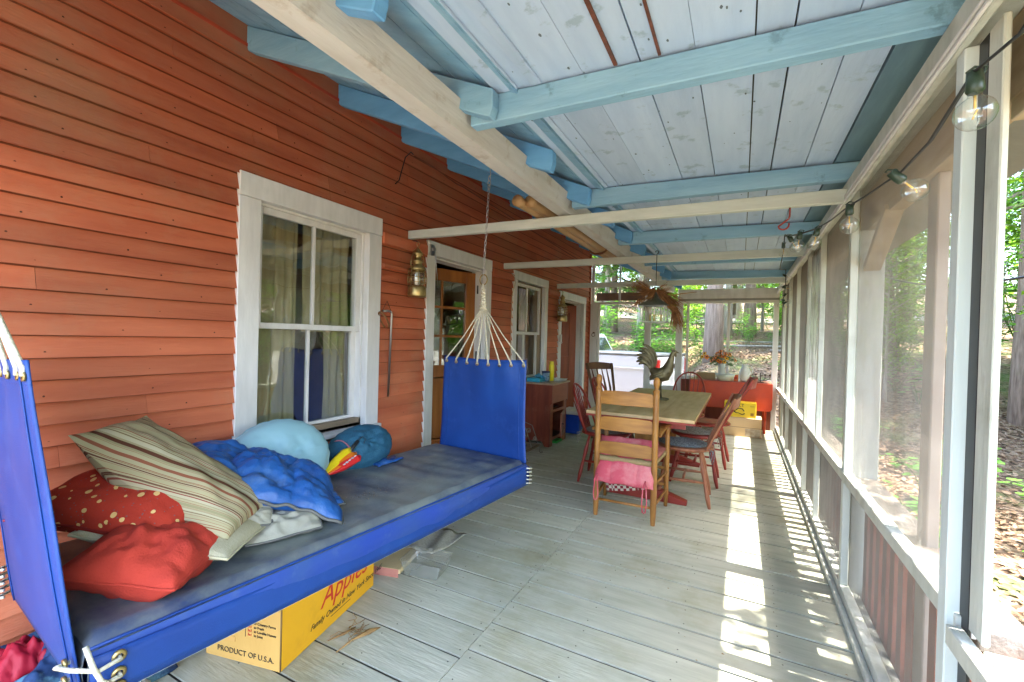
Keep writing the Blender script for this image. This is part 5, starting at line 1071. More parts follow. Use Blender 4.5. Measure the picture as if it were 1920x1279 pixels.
# ================================================================ LANTERNS AND THINGS ON THE WALL
def ship_lantern(loc, label, s=1.0):
    l_ = thing('ship_lantern', label, 'lantern', loc, 0, 'brass ship lanterns on the clapboard wall')
    mb = MB(); mb.lathe([(0, 0), (.072, .0), (.075, .012), (.072, .07), (.066, .085), (.045, .09), (0, .09)], n=24); mb.build('font', m_brass, l_)
    mb = MB(); mb.lathe([(.050, .092), (.056, .13), (.057, .17), (.050, .215), (.046, .215), (.053, .17), (.052, .13), (.046, .092)], n=22); mb.build('glass', m_clear, l_)
    mb = MB(); mb.lathe([(.0, .10), (.018, .10), (.024, .14), (.018, .18), (.014, .20), (0, .20)], n=14); mb.build('mantle', M('mantle_white', (.7, .72, .68), rough=.3), l_)
    mb = MB(); mb.lathe([(.066, .215), (.070, .225), (.050, .245), (.036, .26), (.036, .275), (.043, .28), (.043, .295), (.030, .30), (.028, .33), (.038, .34), (.034, .36), (.012, .378), (.008, .39), (0, .392)], n=22); mb.build('chimney_cap', m_brass, l_)
    g = MB()
    for k in range(8): t = 2*pi*k/8; g.tube([(.072*cos(t), .072*sin(t), .075), (.076*cos(t), .076*sin(t), .15), (.068*cos(t), .068*sin(t), .222)], .0028, 5)
    for zz in (.115, .155, .19): g.tube([(.076*cos(t*pi/12), .076*sin(t*pi/12), zz) for t in range(25)], .0026, 5, cap=False)
    g.build('wire_guard', m_brass, l_); g = MB(); g.tube([(0, -.072, .20), (0, -.085, .26), (0, -.06, .36), (0, 0, .405), (0, .06, .36), (0, .085, .26), (0, .072, .20)], .0028, 6); g.tube(arc((0, 0, .425), .018, 0, 2*pi, 12, 'yz'), .003, 5); g.build('bail', m_brass, l_)
    g = MB(); g.tube([(0, 0, .44), (-.02, 0, .455), (-.085, 0, .46)], .004, 6); g.build('wall_hook', m_black, l_)
    return l_
L1_ = ship_lantern((-2.345, 2.86, 1.605), 'large brass ship lantern with white mantle between the window and the first door')
dup(L1_, (-2.345, 6.15, 1.55), None, 'smaller-looking brass ship lantern beside the second doorway')
for o in col.objects:
    if o.name == 'ship_lantern.001': o['label'] = 'brass ship lantern farther along, beside the second doorway'
hs = MB(); hs.tube([(.035*sin(t*.30)*1.0, -.055+.042*cos(t*.30), .0-.055*cos(t*.30)*1.1) for t in range(2, 20)], .007, 6); o = hs.build('iron_ring', M('rusty_ring', (.20, .09, .03), (.12, .05, .02), .6)); o.location = (-2.395, 2.60, 1.40); tag(o, 'rusty iron ring hung on a nail beside the first window', 'iron ring')
cr_ = MB(); cr_.tube([(0, -.07, .03), (.0, -.02, .035), (0, .01, .03), (0, .018, .01), (0, .0, -.62)], .0085, 8); o = cr_.build('cane', m_chrome); o.location = (-2.40, 2.615, 1.44); tag(o, 'bent steel walking cane hanging on the red clapboards', 'cane')
nl_ = MB(); nl_.tube([(0, -.05, -.05), (0, 0, .03), (0, .05, -.05)], .002, 5); o = nl_.build('hanging_wire', m_black); o.location = (-2.405, 2.585, 1.52); tag(o, 'thin wire loop on a nail holding up the steel cane', 'wire')
wc = MB(); wc.tube([(0, .0, 0), (0, -.03, .01), (.005, -.10, -.06), (.006, -.14, -.18), (.0, -.16, -.26), (0, -.20, -.30)], .0045, 6); o = wc.build('loose_cable', m_black); o.location = (-2.41, 2.85, 2.76); tag(o, 'short black cable end dangling under the blue rafters', 'cable')
wc = MB(); wc.tube([(-.003, t*.12, -.0-.0045*t+.01*sin(t*.9)*(t < 6)) for t in range(0, 38)], .0055, 6); o = wc.build('wall_cable', M('red_brown_cable', (.20, .06, .03))); o.location = (-2.405, 2.86, 2.75); tag(o, 'long painted cable running along the clapboards under the eave', 'cable')
wc = MB(); wc.tube([(.0, 0, 0), (.02, .04, -.04), (.02, .06, -.10), (.0, .03, -.25), (.0, .02, -.6), (0, .03, -1.1)], .004, 6); o = wc.build('lamp_cord', M('cream_cord', (.55, .5, .35))); o.location = (-2.39, 4.60, 2.04); tag(o, 'thin cream cord hanging beside the second window', 'cord')
# bamboo poles laid over the ties
for k, (dx, dz, ya) in enumerate(((0, 0, 2.55), (.075, .01, 2.62))):
    mb = MB(); pts = []; rr = []
    for t in range(41): y = ya+.055*t; pts.append((-1.30+dx+.02*t/40-.02*k, y, 2.175+dz)); rr.append(.034+(.004 if t % 8 == 0 else 0))
    mb.tube(pts, rr, 12); o = mb.build('bamboo_pole', M('bamboo', (.44, .27, .13), (.33, .18, .07), .45, 4, (3, .5, 3), .1)); tag(o, ['tan bamboo pole lying on the cross ties, the one nearer the house', 'tan bamboo pole lying on the cross ties, next to the cream beam'][k], 'pole', 'bamboo poles on the ties')
tb_ = MB(); tb_.tube([(-1.265+.085*cos(t*pi/10), 4.25, 2.18+.045*sin(t*pi/10)) for t in range(21)], .010, 6, cap=False); o = tb_.build('binding_strap', M('rust_strap', (.14, .05, .02))); tag(o, 'rusty strap binding the two bamboo poles together', 'strap')

# ================================================================ STRING LIGHTS
sl = thing('string_lights', 'string of clear globe bulbs on a dark cord along the screened wall', 'string lights', (.3, 0, 1.7)); S0 = Vector((.3, 0, 1.7))
cp = [(.33, .62, 1.80), (.328, .86, 1.735), (.324, .99, 1.752), (.330, 1.2, 1.722), (.326, 1.363, 1.718), (.300, 1.60, 1.728), (.29, 1.727, 1.742), (.275, 1.95, 1.752), (.256, 2.159, 1.77), (.22, 2.304, 1.785), (.19, 2.46, 1.81), (.19, 2.70, 1.86), (.195, 2.85, 1.90)]
cp = [(x, y, z) for x, y, z in cp]
mb = MB(); mb.tube([Vector(p)-S0 for p in cp], .0028, 6); mb.tube([Vector(p)-S0+Vector((.004, 0, .003)) for p in cp], .0024, 6); mb.build('cord', m_black, sl)
m_fil = M('filament', (.8, .5, .12), rough=.3, bump=0)
def bulb(p, d, r):
    p = Vector(p)-S0; d = Vector(d).normalized(); s = r/.026
    mb = MB(); mb.lathe([(0, -.03*s), (.010*s, -.03*s), (.0115*s, 0), (.009*s, .004*s), (0, .005*s)], p, 12, axis=d); mb.tube([p-d*.02*s+Vector((.008*s, 0, 0)), p-d*.035*s+Vector((.014*s, 0, 0)), p-d*.038*s, p-d*.03*s-Vector((.01*s, 0, 0))], .0022*s, 5); so = mb.build('socket', M('green_socket', (.02, .035, .02), rough=.35, bump=0), sl)
    mb = MB(); mb.lathe([(.008*s, .004*s), (.009*s, .010*s)]+[(r*sin(t*pi/14), .036*s-r*cos(t*pi/14)) for t in range(2, 15)], p, 22, axis=d); mb.build('bulb', m_clear, so)
    mb = MB(); mb.tube([p+d*.008*s, p+d*.03*s], .002*s, 5); mb.tube([p+d*.03*s+Vector((.003*s, 0, 0)), p+d*.045*s+Vector((-.003*s, 0, 0))], .0014*s, 5); mb.build('filament', m_fil, so)
dn = (0, 0, -1)
bulb((.327, .99, 1.722), (.02, -.02, -1), .027); bulb((.330, 1.372, 1.700), (.65, .15, -.6), .027); bulb((.290, 1.727, 1.715), (.02, 0, -1), .026); bulb((.256, 2.159, 1.745), (-.15, 0, -1), .025); bulb((.212, 2.304, 1.765), (-.1, 0, -1), .025); bulb((.20, 2.50, 1.795), (.4, 0, -.8), .025)
mb = MB(); mb.tube([Vector(p)-S0 for p in ((.195, 2.85, 1.90), (.19, 2.85, 1.80), (.20, 3.2, 1.78), (.25, 3.9, 1.86), (.32, 4.45, 1.94), (.325, 4.5, 1.80), (.31, 4.5, 1.66), (.32, 4.5, 1.62))], .003, 6); mb.build('cord', m_black, sl)
bulb((.19, 2.85, 1.83), dn, .022)
for (p, d) in (((.325, 4.5, 1.89), (.8, 0, -.6)), ((.31, 4.5, 1.80), (-.8, 0, -.4)), ((.325, 4.5, 1.79), (.9, 0, -.3)), ((.315, 4.5, 1.72), (-.6, 0, -.7)), ((.315, 4.5, 1.655), (-.8, 0, -.5)), ((.32, 4.5, 1.65), (.5, 0, -.8)), ((.32, 4.5, 1.68), (.8, .1, -.3))): bulb(p, d, .022)
hk = MB(); hk.tube([(0, 0, .06), (0, 0, .03)]+[(-.028+.028*cos(t*pi/10)-.0, 0, -.01+.035*sin(t*pi/10)*-1+.03) for t in range(0, 3)]+[(-.028+.026*cos(pi*1.1+t*pi/9), 0, -.03+.026*sin(pi*1.1+t*pi/9)) for t in range(0, 10)], .0045, 8); o = hk.build('cup_hook', M('red_hook', (.35, .04, .03), rough=.4)); o.location = (.215, 2.85, 1.985); tag(o, 'large red screw hook under the nearest white tie holding the light cord', 'hook')
# ================================================================ OUTSIDE: GROUND, TREES, TRUCK
def sm(a, b, t): t = max(0, min(1, (t-a)/(b-a))); return t*t*(3-2*t)
def gz(x, y):
    hill = 1.2*sm(8.0, 12.8, y)+max(0, y-11.5)*.105
    flat = (1-sm(-2.2, -.6, x))*(1-sm(12.8, 16.5, y))
    flat2 = (1-sm(-3.0, -1.5, x))
    z = -.45+hill*(1-flat)+.022*max(0, x-1.0)*(y < 60)+.06*max(0, y-14)*sm(-2, -14, x)
    if y > 60: z = -.45+hill*(1-flat)+.022*max(0, x-1)
    return z+.10*noise.noise(Vector((x*.35, y*.35, 0)))*sm(.9, 3, abs(x-0)+max(0, y-7.5))+.03*noise.noise(Vector((x*1.4, y*1.4, 3)))
gm = MB(); NG = 210
def gmap(t, c, span):   # finer near the porch
    s = t*2-1; return c+span*(.12*s+.88*s*abs(s)**2.2)
V = [(gmap(i/NG, 0, 150), gmap(j/NG, 8, 150), 0) for i in range(NG+1) for j in range(NG+1)]
V = [(x, y, gz(x, y)) for x, y, _ in V]
F = [(i*(NG+1)+j, (i+1)*(NG+1)+j, (i+1)*(NG+1)+j+1, i*(NG+1)+j+1) for i in range(NG) for j in range(NG)]
gm.add(V, F, True, .5)
def ground_mat():
    m = bpy.data.materials.new('forest_floor'); m.use_nodes = True; n, l = m.node_tree.nodes, m.node_tree.links; b = n['Principled BSDF']
    tc = n.new('ShaderNodeTexCoord'); vo = n.new('ShaderNodeTexVoronoi'); vo.inputs['Scale'].default_value = 22; l.new(tc.outputs['Object'], vo.inputs['Vector'])
    rp = n.new('ShaderNodeValToRGB'); els = [(0, (.05, .03, .015)), (.35, (.15, .08, .045)), (.6, (.24, .15, .09)), (.85, (.34, .24, .16)), (1, (.20, .10, .05))]
    rp.color_ramp.elements[0].color = (*els[0][1], 1); rp.color_ramp.elements[1].position = 1; rp.color_ramp.elements[1].color = (*els[4][1], 1)
    for p, c in els[1:4]: e = rp.color_ramp.elements.new(p); e.color = (*c, 1)
    sx = n.new('ShaderNodeSeparateColor'); l.new(vo.outputs['Color'], sx.inputs[0]); l.new(sx.outputs[0], rp.inputs[0])
    nz = n.new('ShaderNodeTexNoise'); nz.inputs['Scale'].default_value = .9; nz.inputs['Detail'].default_value = 8; l.new(tc.outputs['Object'], nz.inputs[0])
    mr = n.new('ShaderNodeMapRange'); mr.inputs[1].default_value = .52; mr.inputs[2].default_value = .62; mr.inputs[4].default_value = .7; l.new(nz.outputs[0], mr.inputs[0])
    mx = n.new('ShaderNodeMixRGB'); l.new(mr.outputs[0], mx.inputs[0]); l.new(rp.outputs[0], mx.inputs[1]); mx.inputs[2].default_value = (.12, .17, .04, 1); l.new(mx.outputs[0], b.inputs['Base Color'])
    bp = n.new('ShaderNodeBump'); bp.inputs['Distance'].default_value = .03; bp.inputs['Strength'].default_value = .9; l.new(vo.outputs['Distance'], bp.inputs['Height']); l.new(bp.outputs[0], b.inputs['Normal']); b.inputs['Roughness'].default_value = .9
    return m
tag(gm.build('ground', ground_mat()), kind='structure')
rd = MB(); rd.grid(lambda u, v: (-40+100*u, 26+6*u*u+4.2*v, gz(-40+100*u, 26+6*u*u+4.2*v)+.03+.05*sin(pi*v)), 80, 6); tag(rd.build('road', M('gravel_road', (.40, .36, .30), (.32, .28, .23), .9, 30)), kind='structure')

def leaf_mat(name, c1, c2, tr=.45, rnd=.9):
    m = M(name, c1, c2, .5, 2.5, bump=0, rnd=rnd, spec=.3); n, l = m.node_tree.nodes, m.node_tree.links; b = n['Principled BSDF']
    t = n.new('ShaderNodeBsdfTranslucent'); mx = n.new('ShaderNodeMixShader'); mx.inputs[0].default_value = tr
    src = b.inputs['Base Color'].links[0].from_socket; sc = n.new('ShaderNodeVectorMath'); sc.operation = 'MULTIPLY'; sc.inputs[1].default_value = (1.5, 1.35, .6); l.new(src, sc.inputs[0]); l.new(sc.outputs[0], t.inputs[0])
    l.new(b.outputs[0], mx.inputs[1]); l.new(t.outputs[0], mx.inputs[2]); l.new(mx.outputs[0], n['Material Output'].inputs[0]); return m
m_hem = leaf_mat('hemlock_needles', (.11, .25, .035), (.05, .14, .04), .45)
m_map = leaf_mat('maple_leaves', (.20, .36, .035), (.10, .25, .03), .5)
m_sap = leaf_mat('sapling_leaves', (.16, .38, .06), (.09, .26, .05), .5)
def bark(name, c1, c2): return M(name, c1, c2, .9, 6, (3, 3, .5), .9, 14, 0, dirt=(.10, .13, .05), dfac=.4, dscale=2)
m_bk = bark('grey_brown_bark', (.27, .20, .15), (.13, .09, .065)); m_bk2 = bark('pale_bark', (.40, .36, .30), (.24, .20, .16))
def trunk_pts(h, lean, seed): return [(lean*t*h+.12*noise.noise(Vector((t*3, seed, 0)))*t, .12*noise.noise(Vector((t*3, seed, 5)))*t, h*t-.4*(t == 0)) for t in [k/12 for k in range(13)]]
def make_tree(kind, h, r, seed, c0, spread, nb, nl, bk, lm, name, label, group):
    random.seed(seed); t = thing(name, label, 'tree', (0, 0, -50), 0, group)
    mb = MB(); tp = trunk_pts(h, .01, seed); mb.tube(tp, [r*(1.45 if k == 0 else 1.15 if k == 1 else 1-k/12.5) for k in range(13)], 12)
    mb.build('trunk', bk, t); br = MB(); fo = MB()
    for k in range(nb):
        z = c0+(h-c0)*((k+rn(0, 1))/nb)**.95; f = (z-c0)/(h-c0); g = k*2.4+rn(-.4, .4); i = min(11, int(z/h*12)); base = Vector(tp[i]).lerp(Vector(tp[i+1]), z/h*12-i)
        if kind == 'hem': L_ = spread*(1-f)**.7*rn(.7, 1.1)+.3; drop = -.18
        else: L_ = spread*(.35+.65*sin(pi*min(1, f*.8+.15)))*rn(.6, 1.1); drop = .35
        d = Vector((cos(g), sin(g), drop)).normalized(); e = base+d*L_+Vector((0, 0, -.10*L_ if kind == 'hem' else .05)); mid = base.lerp(e, .5)+Vector((0, 0, .06*L_))
        br.tube([base, mid, e], [.03*L_/spread+.012, .018, .006], 5, cap=False)
        n = int(nl*(L_/spread)); side = d.cross(Vector((0, 0, 1))).normalized()
        for q in range(n):
            s = rn(.12, 1)**.8; p = base.lerp(mid, s*2) if s < .5 else mid.lerp(e, s*2-1)
            if kind == 'hem':
                w = (1-s)*.9+.18; lat = rn(-1, 1)*L_*.34*w; p = p+side*lat+d*abs(lat)*.5+Vector((0, 0, -.14*abs(lat)-rn(0, .10)))
                dd = (side*(1 if lat > 0 else -1)*rn(.4, 1)+d*rn(.3, 1)+Vector((0, 0, rn(-.5, .05)))).normalized(); l_ = rn(.12, .26); ww = rn(.022, .045)
                sw_ = dd.cross(Vector((rn(-.3, .3), rn(-.3, .3), 1))).normalized()*ww
                fo.add([p, p+dd*l_*.5+sw_, p+dd*l_, p+dd*l_*.5-sw_], [(0, 1, 2, 3)], False)
            else:
                p = p+Vector((random.gauss(0, .32), random.gauss(0, .32), random.gauss(0, .22)))*L_*.38; l_ = rn(.06, .12)
                a = Vector((rn(-1, 1), rn(-1, 1), rn(-.5, .3))).normalized(); b = a.cross(Vector((rn(-.5, .5), rn(-.5, .5), 1))).normalized()
                fo.add([p, p+a*l_*.45+b*l_*.5, p+a*l_*1.1, p+a*l_*.45-b*l_*.5], [(0, 1, 2, 3)], False)
    br.build('branches', bk, t); fo.build('crown', lm, t); return t
TA = make_tree('hem', 13, .17, 11, 1.7, 2.9, 78, 230, m_bk, m_hem, 'hemlock_tree', 'x', 'hemlock trees in the woods')
TB = make_tree('hem', 16, .25, 12, 4.2, 3.3, 70, 230, m_bk, m_hem, 'hemlock_tree', 'x', 'hemlock trees in the woods')
TC = make_tree('map', 12, .13, 13, 2.6, 2.8, 46, 360, m_bk2, m_map, 'maple_tree', 'x', 'leafy trees in the woods')
TD = make_tree('map', 7, .06, 14, 1.0, 1.9, 40, 260, m_bk2, m_map, 'maple_tree', 'x', 'leafy trees in the woods')
random.seed(77)
used = {}
def put(T, x, y, rz=None, sc=1, label=None, wid=None):
    if T.name not in used: used[T.name] = 1; r = T; r.location = (x, y, gz(x, y)-.05); r.rotation_euler = (0, 0, rz or rn(0, 6)); r.scale = (sc,)*3; 
    else: r = dup(T, (x, y, gz(x, y)-.05), rz if rz is not None else rn(0, 6), None, sc)
    
    if wid: r.scale = (sc*wid, sc*wid, sc)
    r['label'] = label or {'hemlock_tree': 'dark green hemlock standing in the woods around the porch', 'maple_tree': 'bright green leafy tree standing in the woods around the porch'}[r.name.split('.')[0]]; return r
put(TB, -.66, 12.9, 1.0, 1.12, 'thick trunked hemlock seen through the end screen above the daisies', .68)
put(TB, .27, 19.4, 2.2, 1.1, 'second thick hemlock up the slope, right of the big trunk in the end screen', .65)
put(TC, -5.0, 18.3, 0, .95, 'pale trunked leafy tree at the left edge of the end screen')
put(TC, -3.3, 16.6, 2, .8, 'slim leafy tree behind the truck bed in the left door bay')
put(TB, 2.75, 12.4, 3, .8, 'straight brown trunk seen through the nearest plastic covered bay'); put(TA, 4.9, 19.5, 1, .9, 'slim trunk by the sunny road patch, seen through the nearest plastic covered bay'); put(TB, 4.1, 10.3, 1, .8, 'hemlock trunk seen at the far right past the jamb board', .6)
spots = []
def far_ok(x, y): return all((x-a)**2+(y-b)**2 > 3.2 for a, b in spots)
n = 0
for (cnt, xa, xb, ya, yb) in ((10, -9, 3, 18, 25), (28, -22, 12, 25, 40), (9, 7.0, 14, 5, 17), (22, 9, 26, 16, 32), (16, 14, 30, -3, 16), (20, -34, 34, 40, 58)):
    k = 0; tries = 0
    while k < cnt and tries < 400:
        tries += 1; x, y = rn(xa, xb), rn(ya, yb)
        if not far_ok(x, y): continue
        if 24.5 < y < 31 and 2 < x < 12 and rn(0, 1) < .8: continue
        spots.append((x, y)); k += 1; n += 1
        T = random.choice([TA, TA, TB, TC, TC, TC, TD, TD]) if y < 40 else random.choice([TA, TB, TC])
        if y < 40 and x < 16: put(T, x, y, None, rn(.85, 1.15))
        else: put(T, x, y, None, rn(1.0, 1.35))
for (x, y, s) in ((-1.9, 15.5, .55), (1.6, 14.8, .6), (4.3, 7.8, .55), (5.4, 5.2, .6), (2.6, 16.5, .7), (3.6, 15, .7), (-2.2, 20, .7), (5.8, 9, .7), (3.4, 2.5, .77), (5.6, 1.2, .8), (5.8, 3.4, .85), (5.6, 6.6, .8), (4.9, 9.4, .8), (7, 2.2, .95), (7.2, 7, 1), (5.9, 11.5, 1), (6.8, 13.5, 1), (2.4, 10.6, .5)): put(TD, x, y, None, s, 'small bright green understory tree in the woods around the porch')
for o in col.objects:   # repeats that nothing tells apart share one true label
    pass
# saplings and ferns
def make_sapling(seed, h, nlv, ll, name, label, mat, group):
    random.seed(seed); t = thing(name, label, 'shrub', (0, 0, -50), 0, group); st = MB(); lf = MB()
    for k in range(5):
        g = rn(0, 6.3); e = Vector((cos(g)*h*rn(.15, .5), sin(g)*h*rn(.15, .5), h*rn(.6, 1))); m_ = e*.5+Vector((0, 0, .1*h)); st.tube([(0, 0, -.05), m_, e], [.008, .006, .002], 4, cap=False)
        for q in range(nlv//5):
            s = rn(.25, 1.05); p = (Vector((0, 0, 0)).lerp(m_, s*2) if s < .5 else m_.lerp(e, s*2-1)); g2 = rn(0, 6.3); out = Vector((cos(g2), sin(g2), rn(-.35, .15))).normalized(); p = p+out*rn(.03, .16)*h; l_ = ll*rn(.6, 1.2)
            sd2 = out.cross(Vector((rn(-.2, .2), rn(-.2, .2), 1))).normalized(); w = l_*.5
            lf.add([p, p+out*l_*.25+sd2*w*.9, p+out*l_*.55+sd2*w*.55, p+out*l_*.75+sd2*w*.7, p+out*l_*1.1, p+out*l_*.75-sd2*w*.7, p+out*l_*.55-sd2*w*.55, p+out*l_*.25-sd2*w*.9], [tuple(range(8))], False)
    st.build('stem', m_stem, t); lf.build('leaves', mat, t); return t
SA = make_sapling(31, .9, 130, .11, 'maple_sapling', 'low bright green maple sapling on the leafy forest floor', m_sap, 'saplings on the forest floor')
SB = make_sapling(32, 1.7, 420, .10, 'leafy_shrub', 'dense bright green shrub growing on the slope behind the truck', m_sap, 'shrubs on the slope')
random.seed(5); su = {}
def puts(T, x, y, s):
    r = T if T.name not in su else dup(T); su[T.name] = 1; r.location = (x, y, gz(x, y)); r.rotation_euler = (0, 0, rn(0, 6)); r.scale = (s,)*3; return r
for k in range(16): puts(SB, rn(-5.2, -2.0), rn(13.8, 15.8), rn(.7, 1.15))
for (x, y, s) in ((-1.55, 14, .9), (-.9, 13.5, .5), (-1.3, 17, .9), (1.0, 16, .8), (.1, 15.2, .5), (-.2, 17.5, .7), (2, 18, .9), (-7, 18, 1.2), (3.2, 13.5, .8), (4.6, 13, .9)): puts(SB, x, y, s)
for (x, y, s) in ((-.05, 8.9, .95), (-.25, 9.3, .8), (.15, 9.2, .7), (-.9, 9.6, .7), (-.6, 10.6, .5), (.35, 10.2, .6), (1.35, 2.9, .75), (1.5, 2.2, .7), (1.7, 3.4, .7), (1.4, 1.6, .6), (1.3, 4.6, .7), (2.3, 4.0, .9), (2.2, 2.6, .8), (1.9, 6.5, .8), (1.5, 8.5, .8), (2.6, 5.6, .9), (3.2, 3.2, 1), (2.8, 1.8, .9), (.9, 11.5, .6), (-1.5, 11.9, .5)): puts(SA, x, y, s)
for k in range(30): puts(SB, rn(4.5, 12), rn(4, 19), rn(1.0, 1.9))
for k in range(12): puts(SB, rn(-3, 4), rn(14.5, 24), rn(.8, 1.4))
for k in range(26): puts(SA, rn(1.8, 9), rn(3, 16), rn(.6, 1.1))
for k in range(10): puts(SA, rn(-2, 2), rn(11, 19), rn(.5, .9))
# leaf litter pieces on the visible slope
ll_ = MB(); random.seed(9)
for k in range(16000):
    if k % 2: x, y = rn(-3, 2.2), 8.2+8*rn(0, 1)**1.5
    else: x, y = 1.0+5*rn(0, 1)**1.4, rn(-.5, 11)
    s_ = rn(.02, .05); g = rn(0, 6); z = gz(x, y)+rn(.004, .03); a = Vector((cos(g), sin(g), rn(-.5, .5)))*s_; b = Vector((-sin(g), cos(g), rn(-.4, .4)))*s_*.6
    c = Vector((x, y, z+.01)); ll_.add([c-a, c-b*.9, c+a, c+b], [(0, 1, 2, 3)], False)
tag(ll_.build('leaf_litter', M('dry_leaves', (.40, .26, .16), (.20, .11, .055), .8, 1.5, bump=0, rnd=1.1)), 'dry brown and tan leaves covering the sloping forest floor', 'leaf litter', kind='stuff')
fb_ = MB(); 
for k in range(9):
    x, y = rn(-2.5, 3), rn(12.5, 18); g = rn(-.4, .5); L_ = rn(.8, 2); fb_ = MB(); fb_.tube([(-L_, 0, .02), (0, .1, .05), (L_, 0, .03)], [.03, .025, .01], 6); o = fb_.build('fallen_branch', m_bk2); o.location = (x, y, gz(x, y)+.03); o.rotation_euler = (0, 0, g); tag(o, 'bare fallen branch lying on the leafy slope beyond the end screen', 'branch', 'fallen branches on the slope')
wr_ = MB(); wr_.tube([(1.7, 4.2+.35*k, 1.80+.0*k+.012*k+.0034*k*k) for k in range(22)], .010, 5); o = wr_.build('utility_wire', m_black); tag(o, 'dark utility wire sagging through the trees outside the screens', 'wire')

# ---------------------------------------------------------------- pickup truck
tk = thing('pickup_truck', 'white pickup truck with grey bed cover parked beyond the left door bay', 'truck', (-1.61, 10.0, gz(-2.5, 10.5)+.0), pi-.2)
# local: x forward, y to the truck's right, z up; rear near corner at the origin, near side is y = 0 after mirroring
tk.scale = (1, -1, 1)
m_tw_ = M('truck_white', (.56, .57, .60), (.50, .51, .54), .22, 2, bump=0, rnd=0, spec=.6); m_tg = M('dark_window', (.02, .03, .03), rough=.05, bump=0, spec=.8); m_cov = M('grey_vinyl_cover', (.16, .17, .18), (.11, .12, .13), .5, 4, rnd=0); m_tire = M('tyre_rubber', (.02, .02, .02), rough=.8)
def side_prof(x0, x1, wheel, zb=.24, zt=1.40):
    pts = [(x0, zb)]
    if wheel: pts += [(wheel+.48*cos(pi-pi*t/12), zb-.02+.48*sin(pi*t/12)*1.0) for t in range(13)]
    return pts+[(x1, zb), (x1, zt), (x0, zt)]
def bed_side(y0, y1): mb = MB(); mb.prism(side_prof(0, 1.82, None), lambda p, q: (p[0], y0+(y1-y0)*q+(.03*(1 if y0 < .5 else -1) if p[1] > 1.2 else 0), p[1])); return mb
bed_side(.0, .12).build('bed_side', m_tw_, tk, .03, 0, 3); bed_side(1.78, 1.90).build('bed_side', m_tw_, tk, .03, 0, 3)
mb = MB(); mb.box(-.03, .03, .12, 1.78, .60, 1.385); tg = mb.build('tailgate', m_tw_, tk, .02, 0, 2); mb = MB(); mb.box(-.05, -.031, .85, 1.05, 1.12, 1.22); mb.build('handle', m_black, tg, .01)
mb = MB(); mb.box(-.16, -.02, .04, 1.86, .42, .62); mb.build('bumper', m_tw_, tk, .04, 0, 3); mb = MB(); mb.box(.0, 1.80, .02, 1.88, .55, .70); mb.build('bed_floor', m_black, tk)
mb = MB(); mb.box(-.02, 1.84, .01, 1.89, 1.402, 1.455); mb.build('bed_cover', m_cov, tk, .02, 0, 2)
for y in (-.006, 1.80): mb = MB(); mb.box(-.045, .10, y, y+.106, .95, 1.33); mb.build('tail_light', M('tail_red', (.45, .01, .01), rough=.15, bump=0), tk, .01)
mb = MB(); mb.prism(side_prof(1.84, 5.6, 4.75, .30, 1.32), lambda p, q: (p[0], 1.9*q, p[1])); mb.build('body', m_tw_, tk, .05, 0, 3)
def cab(ins, zlo, zhi): 
    r0, r1, f0, f1 = 1.86, 2.12, 4.25, 3.45; mb = MB()
    lerp = lambda a, b, t: a+(b-a)*t; ta, tb2 = (zlo-1.32)/.58, (zhi-1.32)/.58
    P = []
    for t in (ta, tb2):
        xr, xf = lerp(r0, r1, t), lerp(f0, f1, t); w = lerp(.0, .16, t)+ins; P += [(xr+ins, w, 1.32+.58*t), (xf-ins, w, 1.32+.58*t), (xf-ins, 1.9-w, 1.32+.58*t), (xr+ins, 1.9-w, 1.32+.58*t)]
    mb.hexa(P); return mb
cab(.0, 1.325, 1.90).build('cab_roof', m_tw_, tk, .06, 0, 3)
def quad(name, P, mat): mb = MB(); P = [Vector(p) for p in P]; nn = (P[1]-P[0]).cross(P[3]-P[0]).normalized()*.004; mb.add([p-nn for p in P]+[p+nn for p in P], [(3, 2, 1, 0), (4, 5, 6, 7), (0, 1, 5, 4), (1, 2, 6, 5), (2, 3, 7, 6), (3, 0, 4, 7)]); return mb.build(name, mat, tk)
quad('rear_window', [(1.868, .20, 1.42), (1.868, 1.70, 1.42), (2.055, 1.60, 1.80), (2.055, .30, 1.80)], m_tg)
for s in (0, 1):
    yy = lambda w: (w-.006) if s == 0 else 1.9-w+.006
    quad('side_window', [(2.10, yy(.02), 1.38), (3.0, yy(.02), 1.38), (2.98, yy(.135), 1.82), (2.25, yy(.135), 1.82)], m_tg); quad('side_window', [(3.08, yy(.02), 1.38), (4.05, yy(.02), 1.38), (3.50, yy(.135), 1.82), (3.08, yy(.135), 1.82)], m_tg)
mb = MB(); mb.box(2.06, 2.12, .80, 1.10, 1.86, 1.905); mb.build('brake_light', M('tail_red', (.45, .01, .01)), tk)
for x in (.95, 4.75):
    for y in (.16, 1.74): mb = MB(); mb.lathe([(0, -.11), (.25, -.11), (.37, -.10), (.39, -.06), (.39, .06), (.37, .10), (.25, .11), (0, .11)], (x, y, .39), 26, axis=(0, 1, 0)); wo = mb.build('wheel', m_tire, tk); mb = MB(); mb.lathe([(0, -.125), (.10, -.125), (.24, -.113), (.24, .113), (.1, .125), (0, .125)], (x, y, .39), 20, axis=(0, 1, 0)); mb.build('rim', m_chrome, wo)
for (x0, x1, z) in ((.0, 1.8, 1.12), (1.9, 5.5, 1.05)): mb = MB(); mb.tube([(x0+.05, -.004, z), (x1-.05, -.004, z)], .012, 6); mb.build('body_crease', m_tw_, tk)
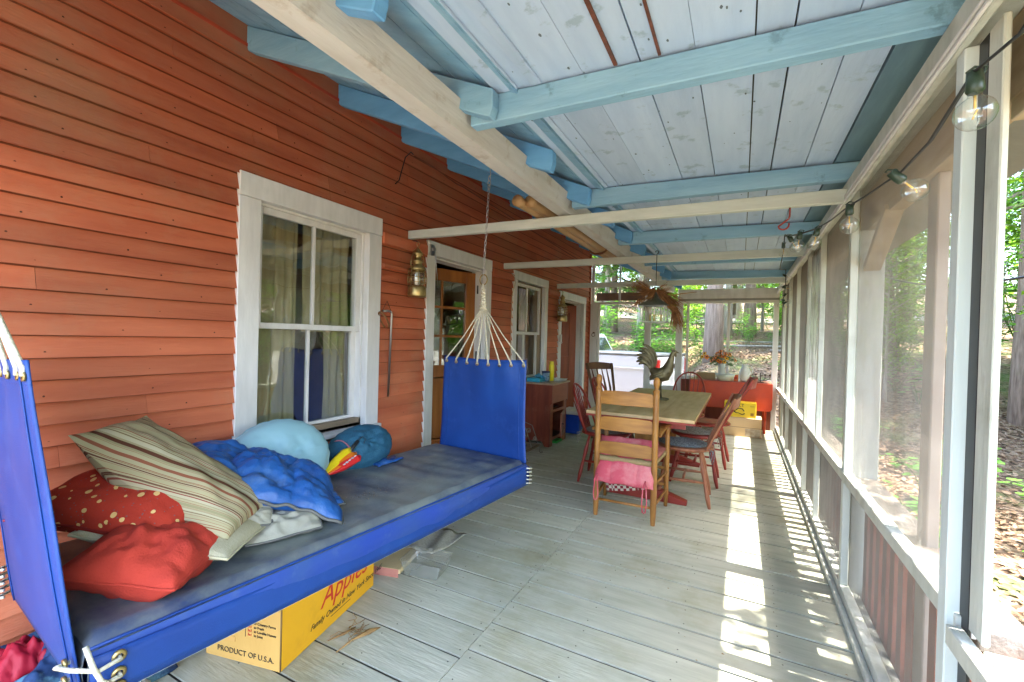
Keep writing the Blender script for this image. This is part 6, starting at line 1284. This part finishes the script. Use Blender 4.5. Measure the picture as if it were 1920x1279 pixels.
mb = MB(); mb.box(1.822, 1.838, -.002, 1.9, .45, 1.32); mb.build('cab_gap', m_black, tk)

# ---------------------------------------------------------------- labels of the repeated plants, by where they stand
ORD = ['nearest', 'second nearest', 'third nearest', 'fourth nearest', 'fifth nearest', 'sixth nearest', 'seventh nearest', 'eighth nearest', 'ninth nearest', 'tenth nearest', 'eleventh nearest', 'twelfth nearest', 'thirteenth nearest', 'fourteenth nearest', 'fifteenth nearest', 'sixteenth nearest', 'seventeenth nearest', 'eighteenth nearest', 'nineteenth nearest', 'twentieth nearest']
def place(o):
    bpy_m = cam.matrix_world.inverted() @ Vector((o.location.x, o.location.y, 1.3)); x = 960-837*bpy_m.x/bpy_m.z if bpy_m.z < 0 else 9999
    for lim, nm in ((1112, 'hidden behind the red house'), (1217, 'in the left door bay'), (1278, 'in the narrow middle bay'), (1292, 'behind the thin corner posts'), (1365, 'in the middle pane above the daisies'), (1452, 'in the right pane of the end screen'), (1600, 'behind the far side screens'), (1700, 'left half of the nearest clear bay'), (1800, 'right half of the nearest clear bay'), (1840, 'behind the near post'), (1925, 'right of the near post')):
        if x < lim: return nm
    return 'outside the right edge of the view'
bk_ = {}
for o in list(col.objects):
    b0 = o.name.split('.')[0]
    if o.parent is None and b0 in ('hemlock_tree', 'maple_tree', 'leafy_shrub', 'maple_sapling', 'fallen_branch'):
        if b0 in ('hemlock_tree', 'maple_tree') and not o['label'].endswith('around the porch'): continue
        small = 'understory' in o['label']; bk_.setdefault((b0, small, place(o)), []).append(o)
for (b0, small, pl_), L_ in bk_.items():
    L_.sort(key=lambda o: o.location.length)
    nm = {'hemlock_tree': 'dark green hemlock', 'maple_tree': 'slender small green tree' if small else 'leafy green tree', 'leafy_shrub': 'dense green shrub', 'maple_sapling': 'low maple sapling', 'fallen_branch': 'bare fallen branch'}[b0]
    for k, o in enumerate(L_): o['label'] = (ORD[k]+' '+nm+' '+pl_) if k < len(ORD) else ORD[k % 20]+' of the distant '+nm+'s '+pl_
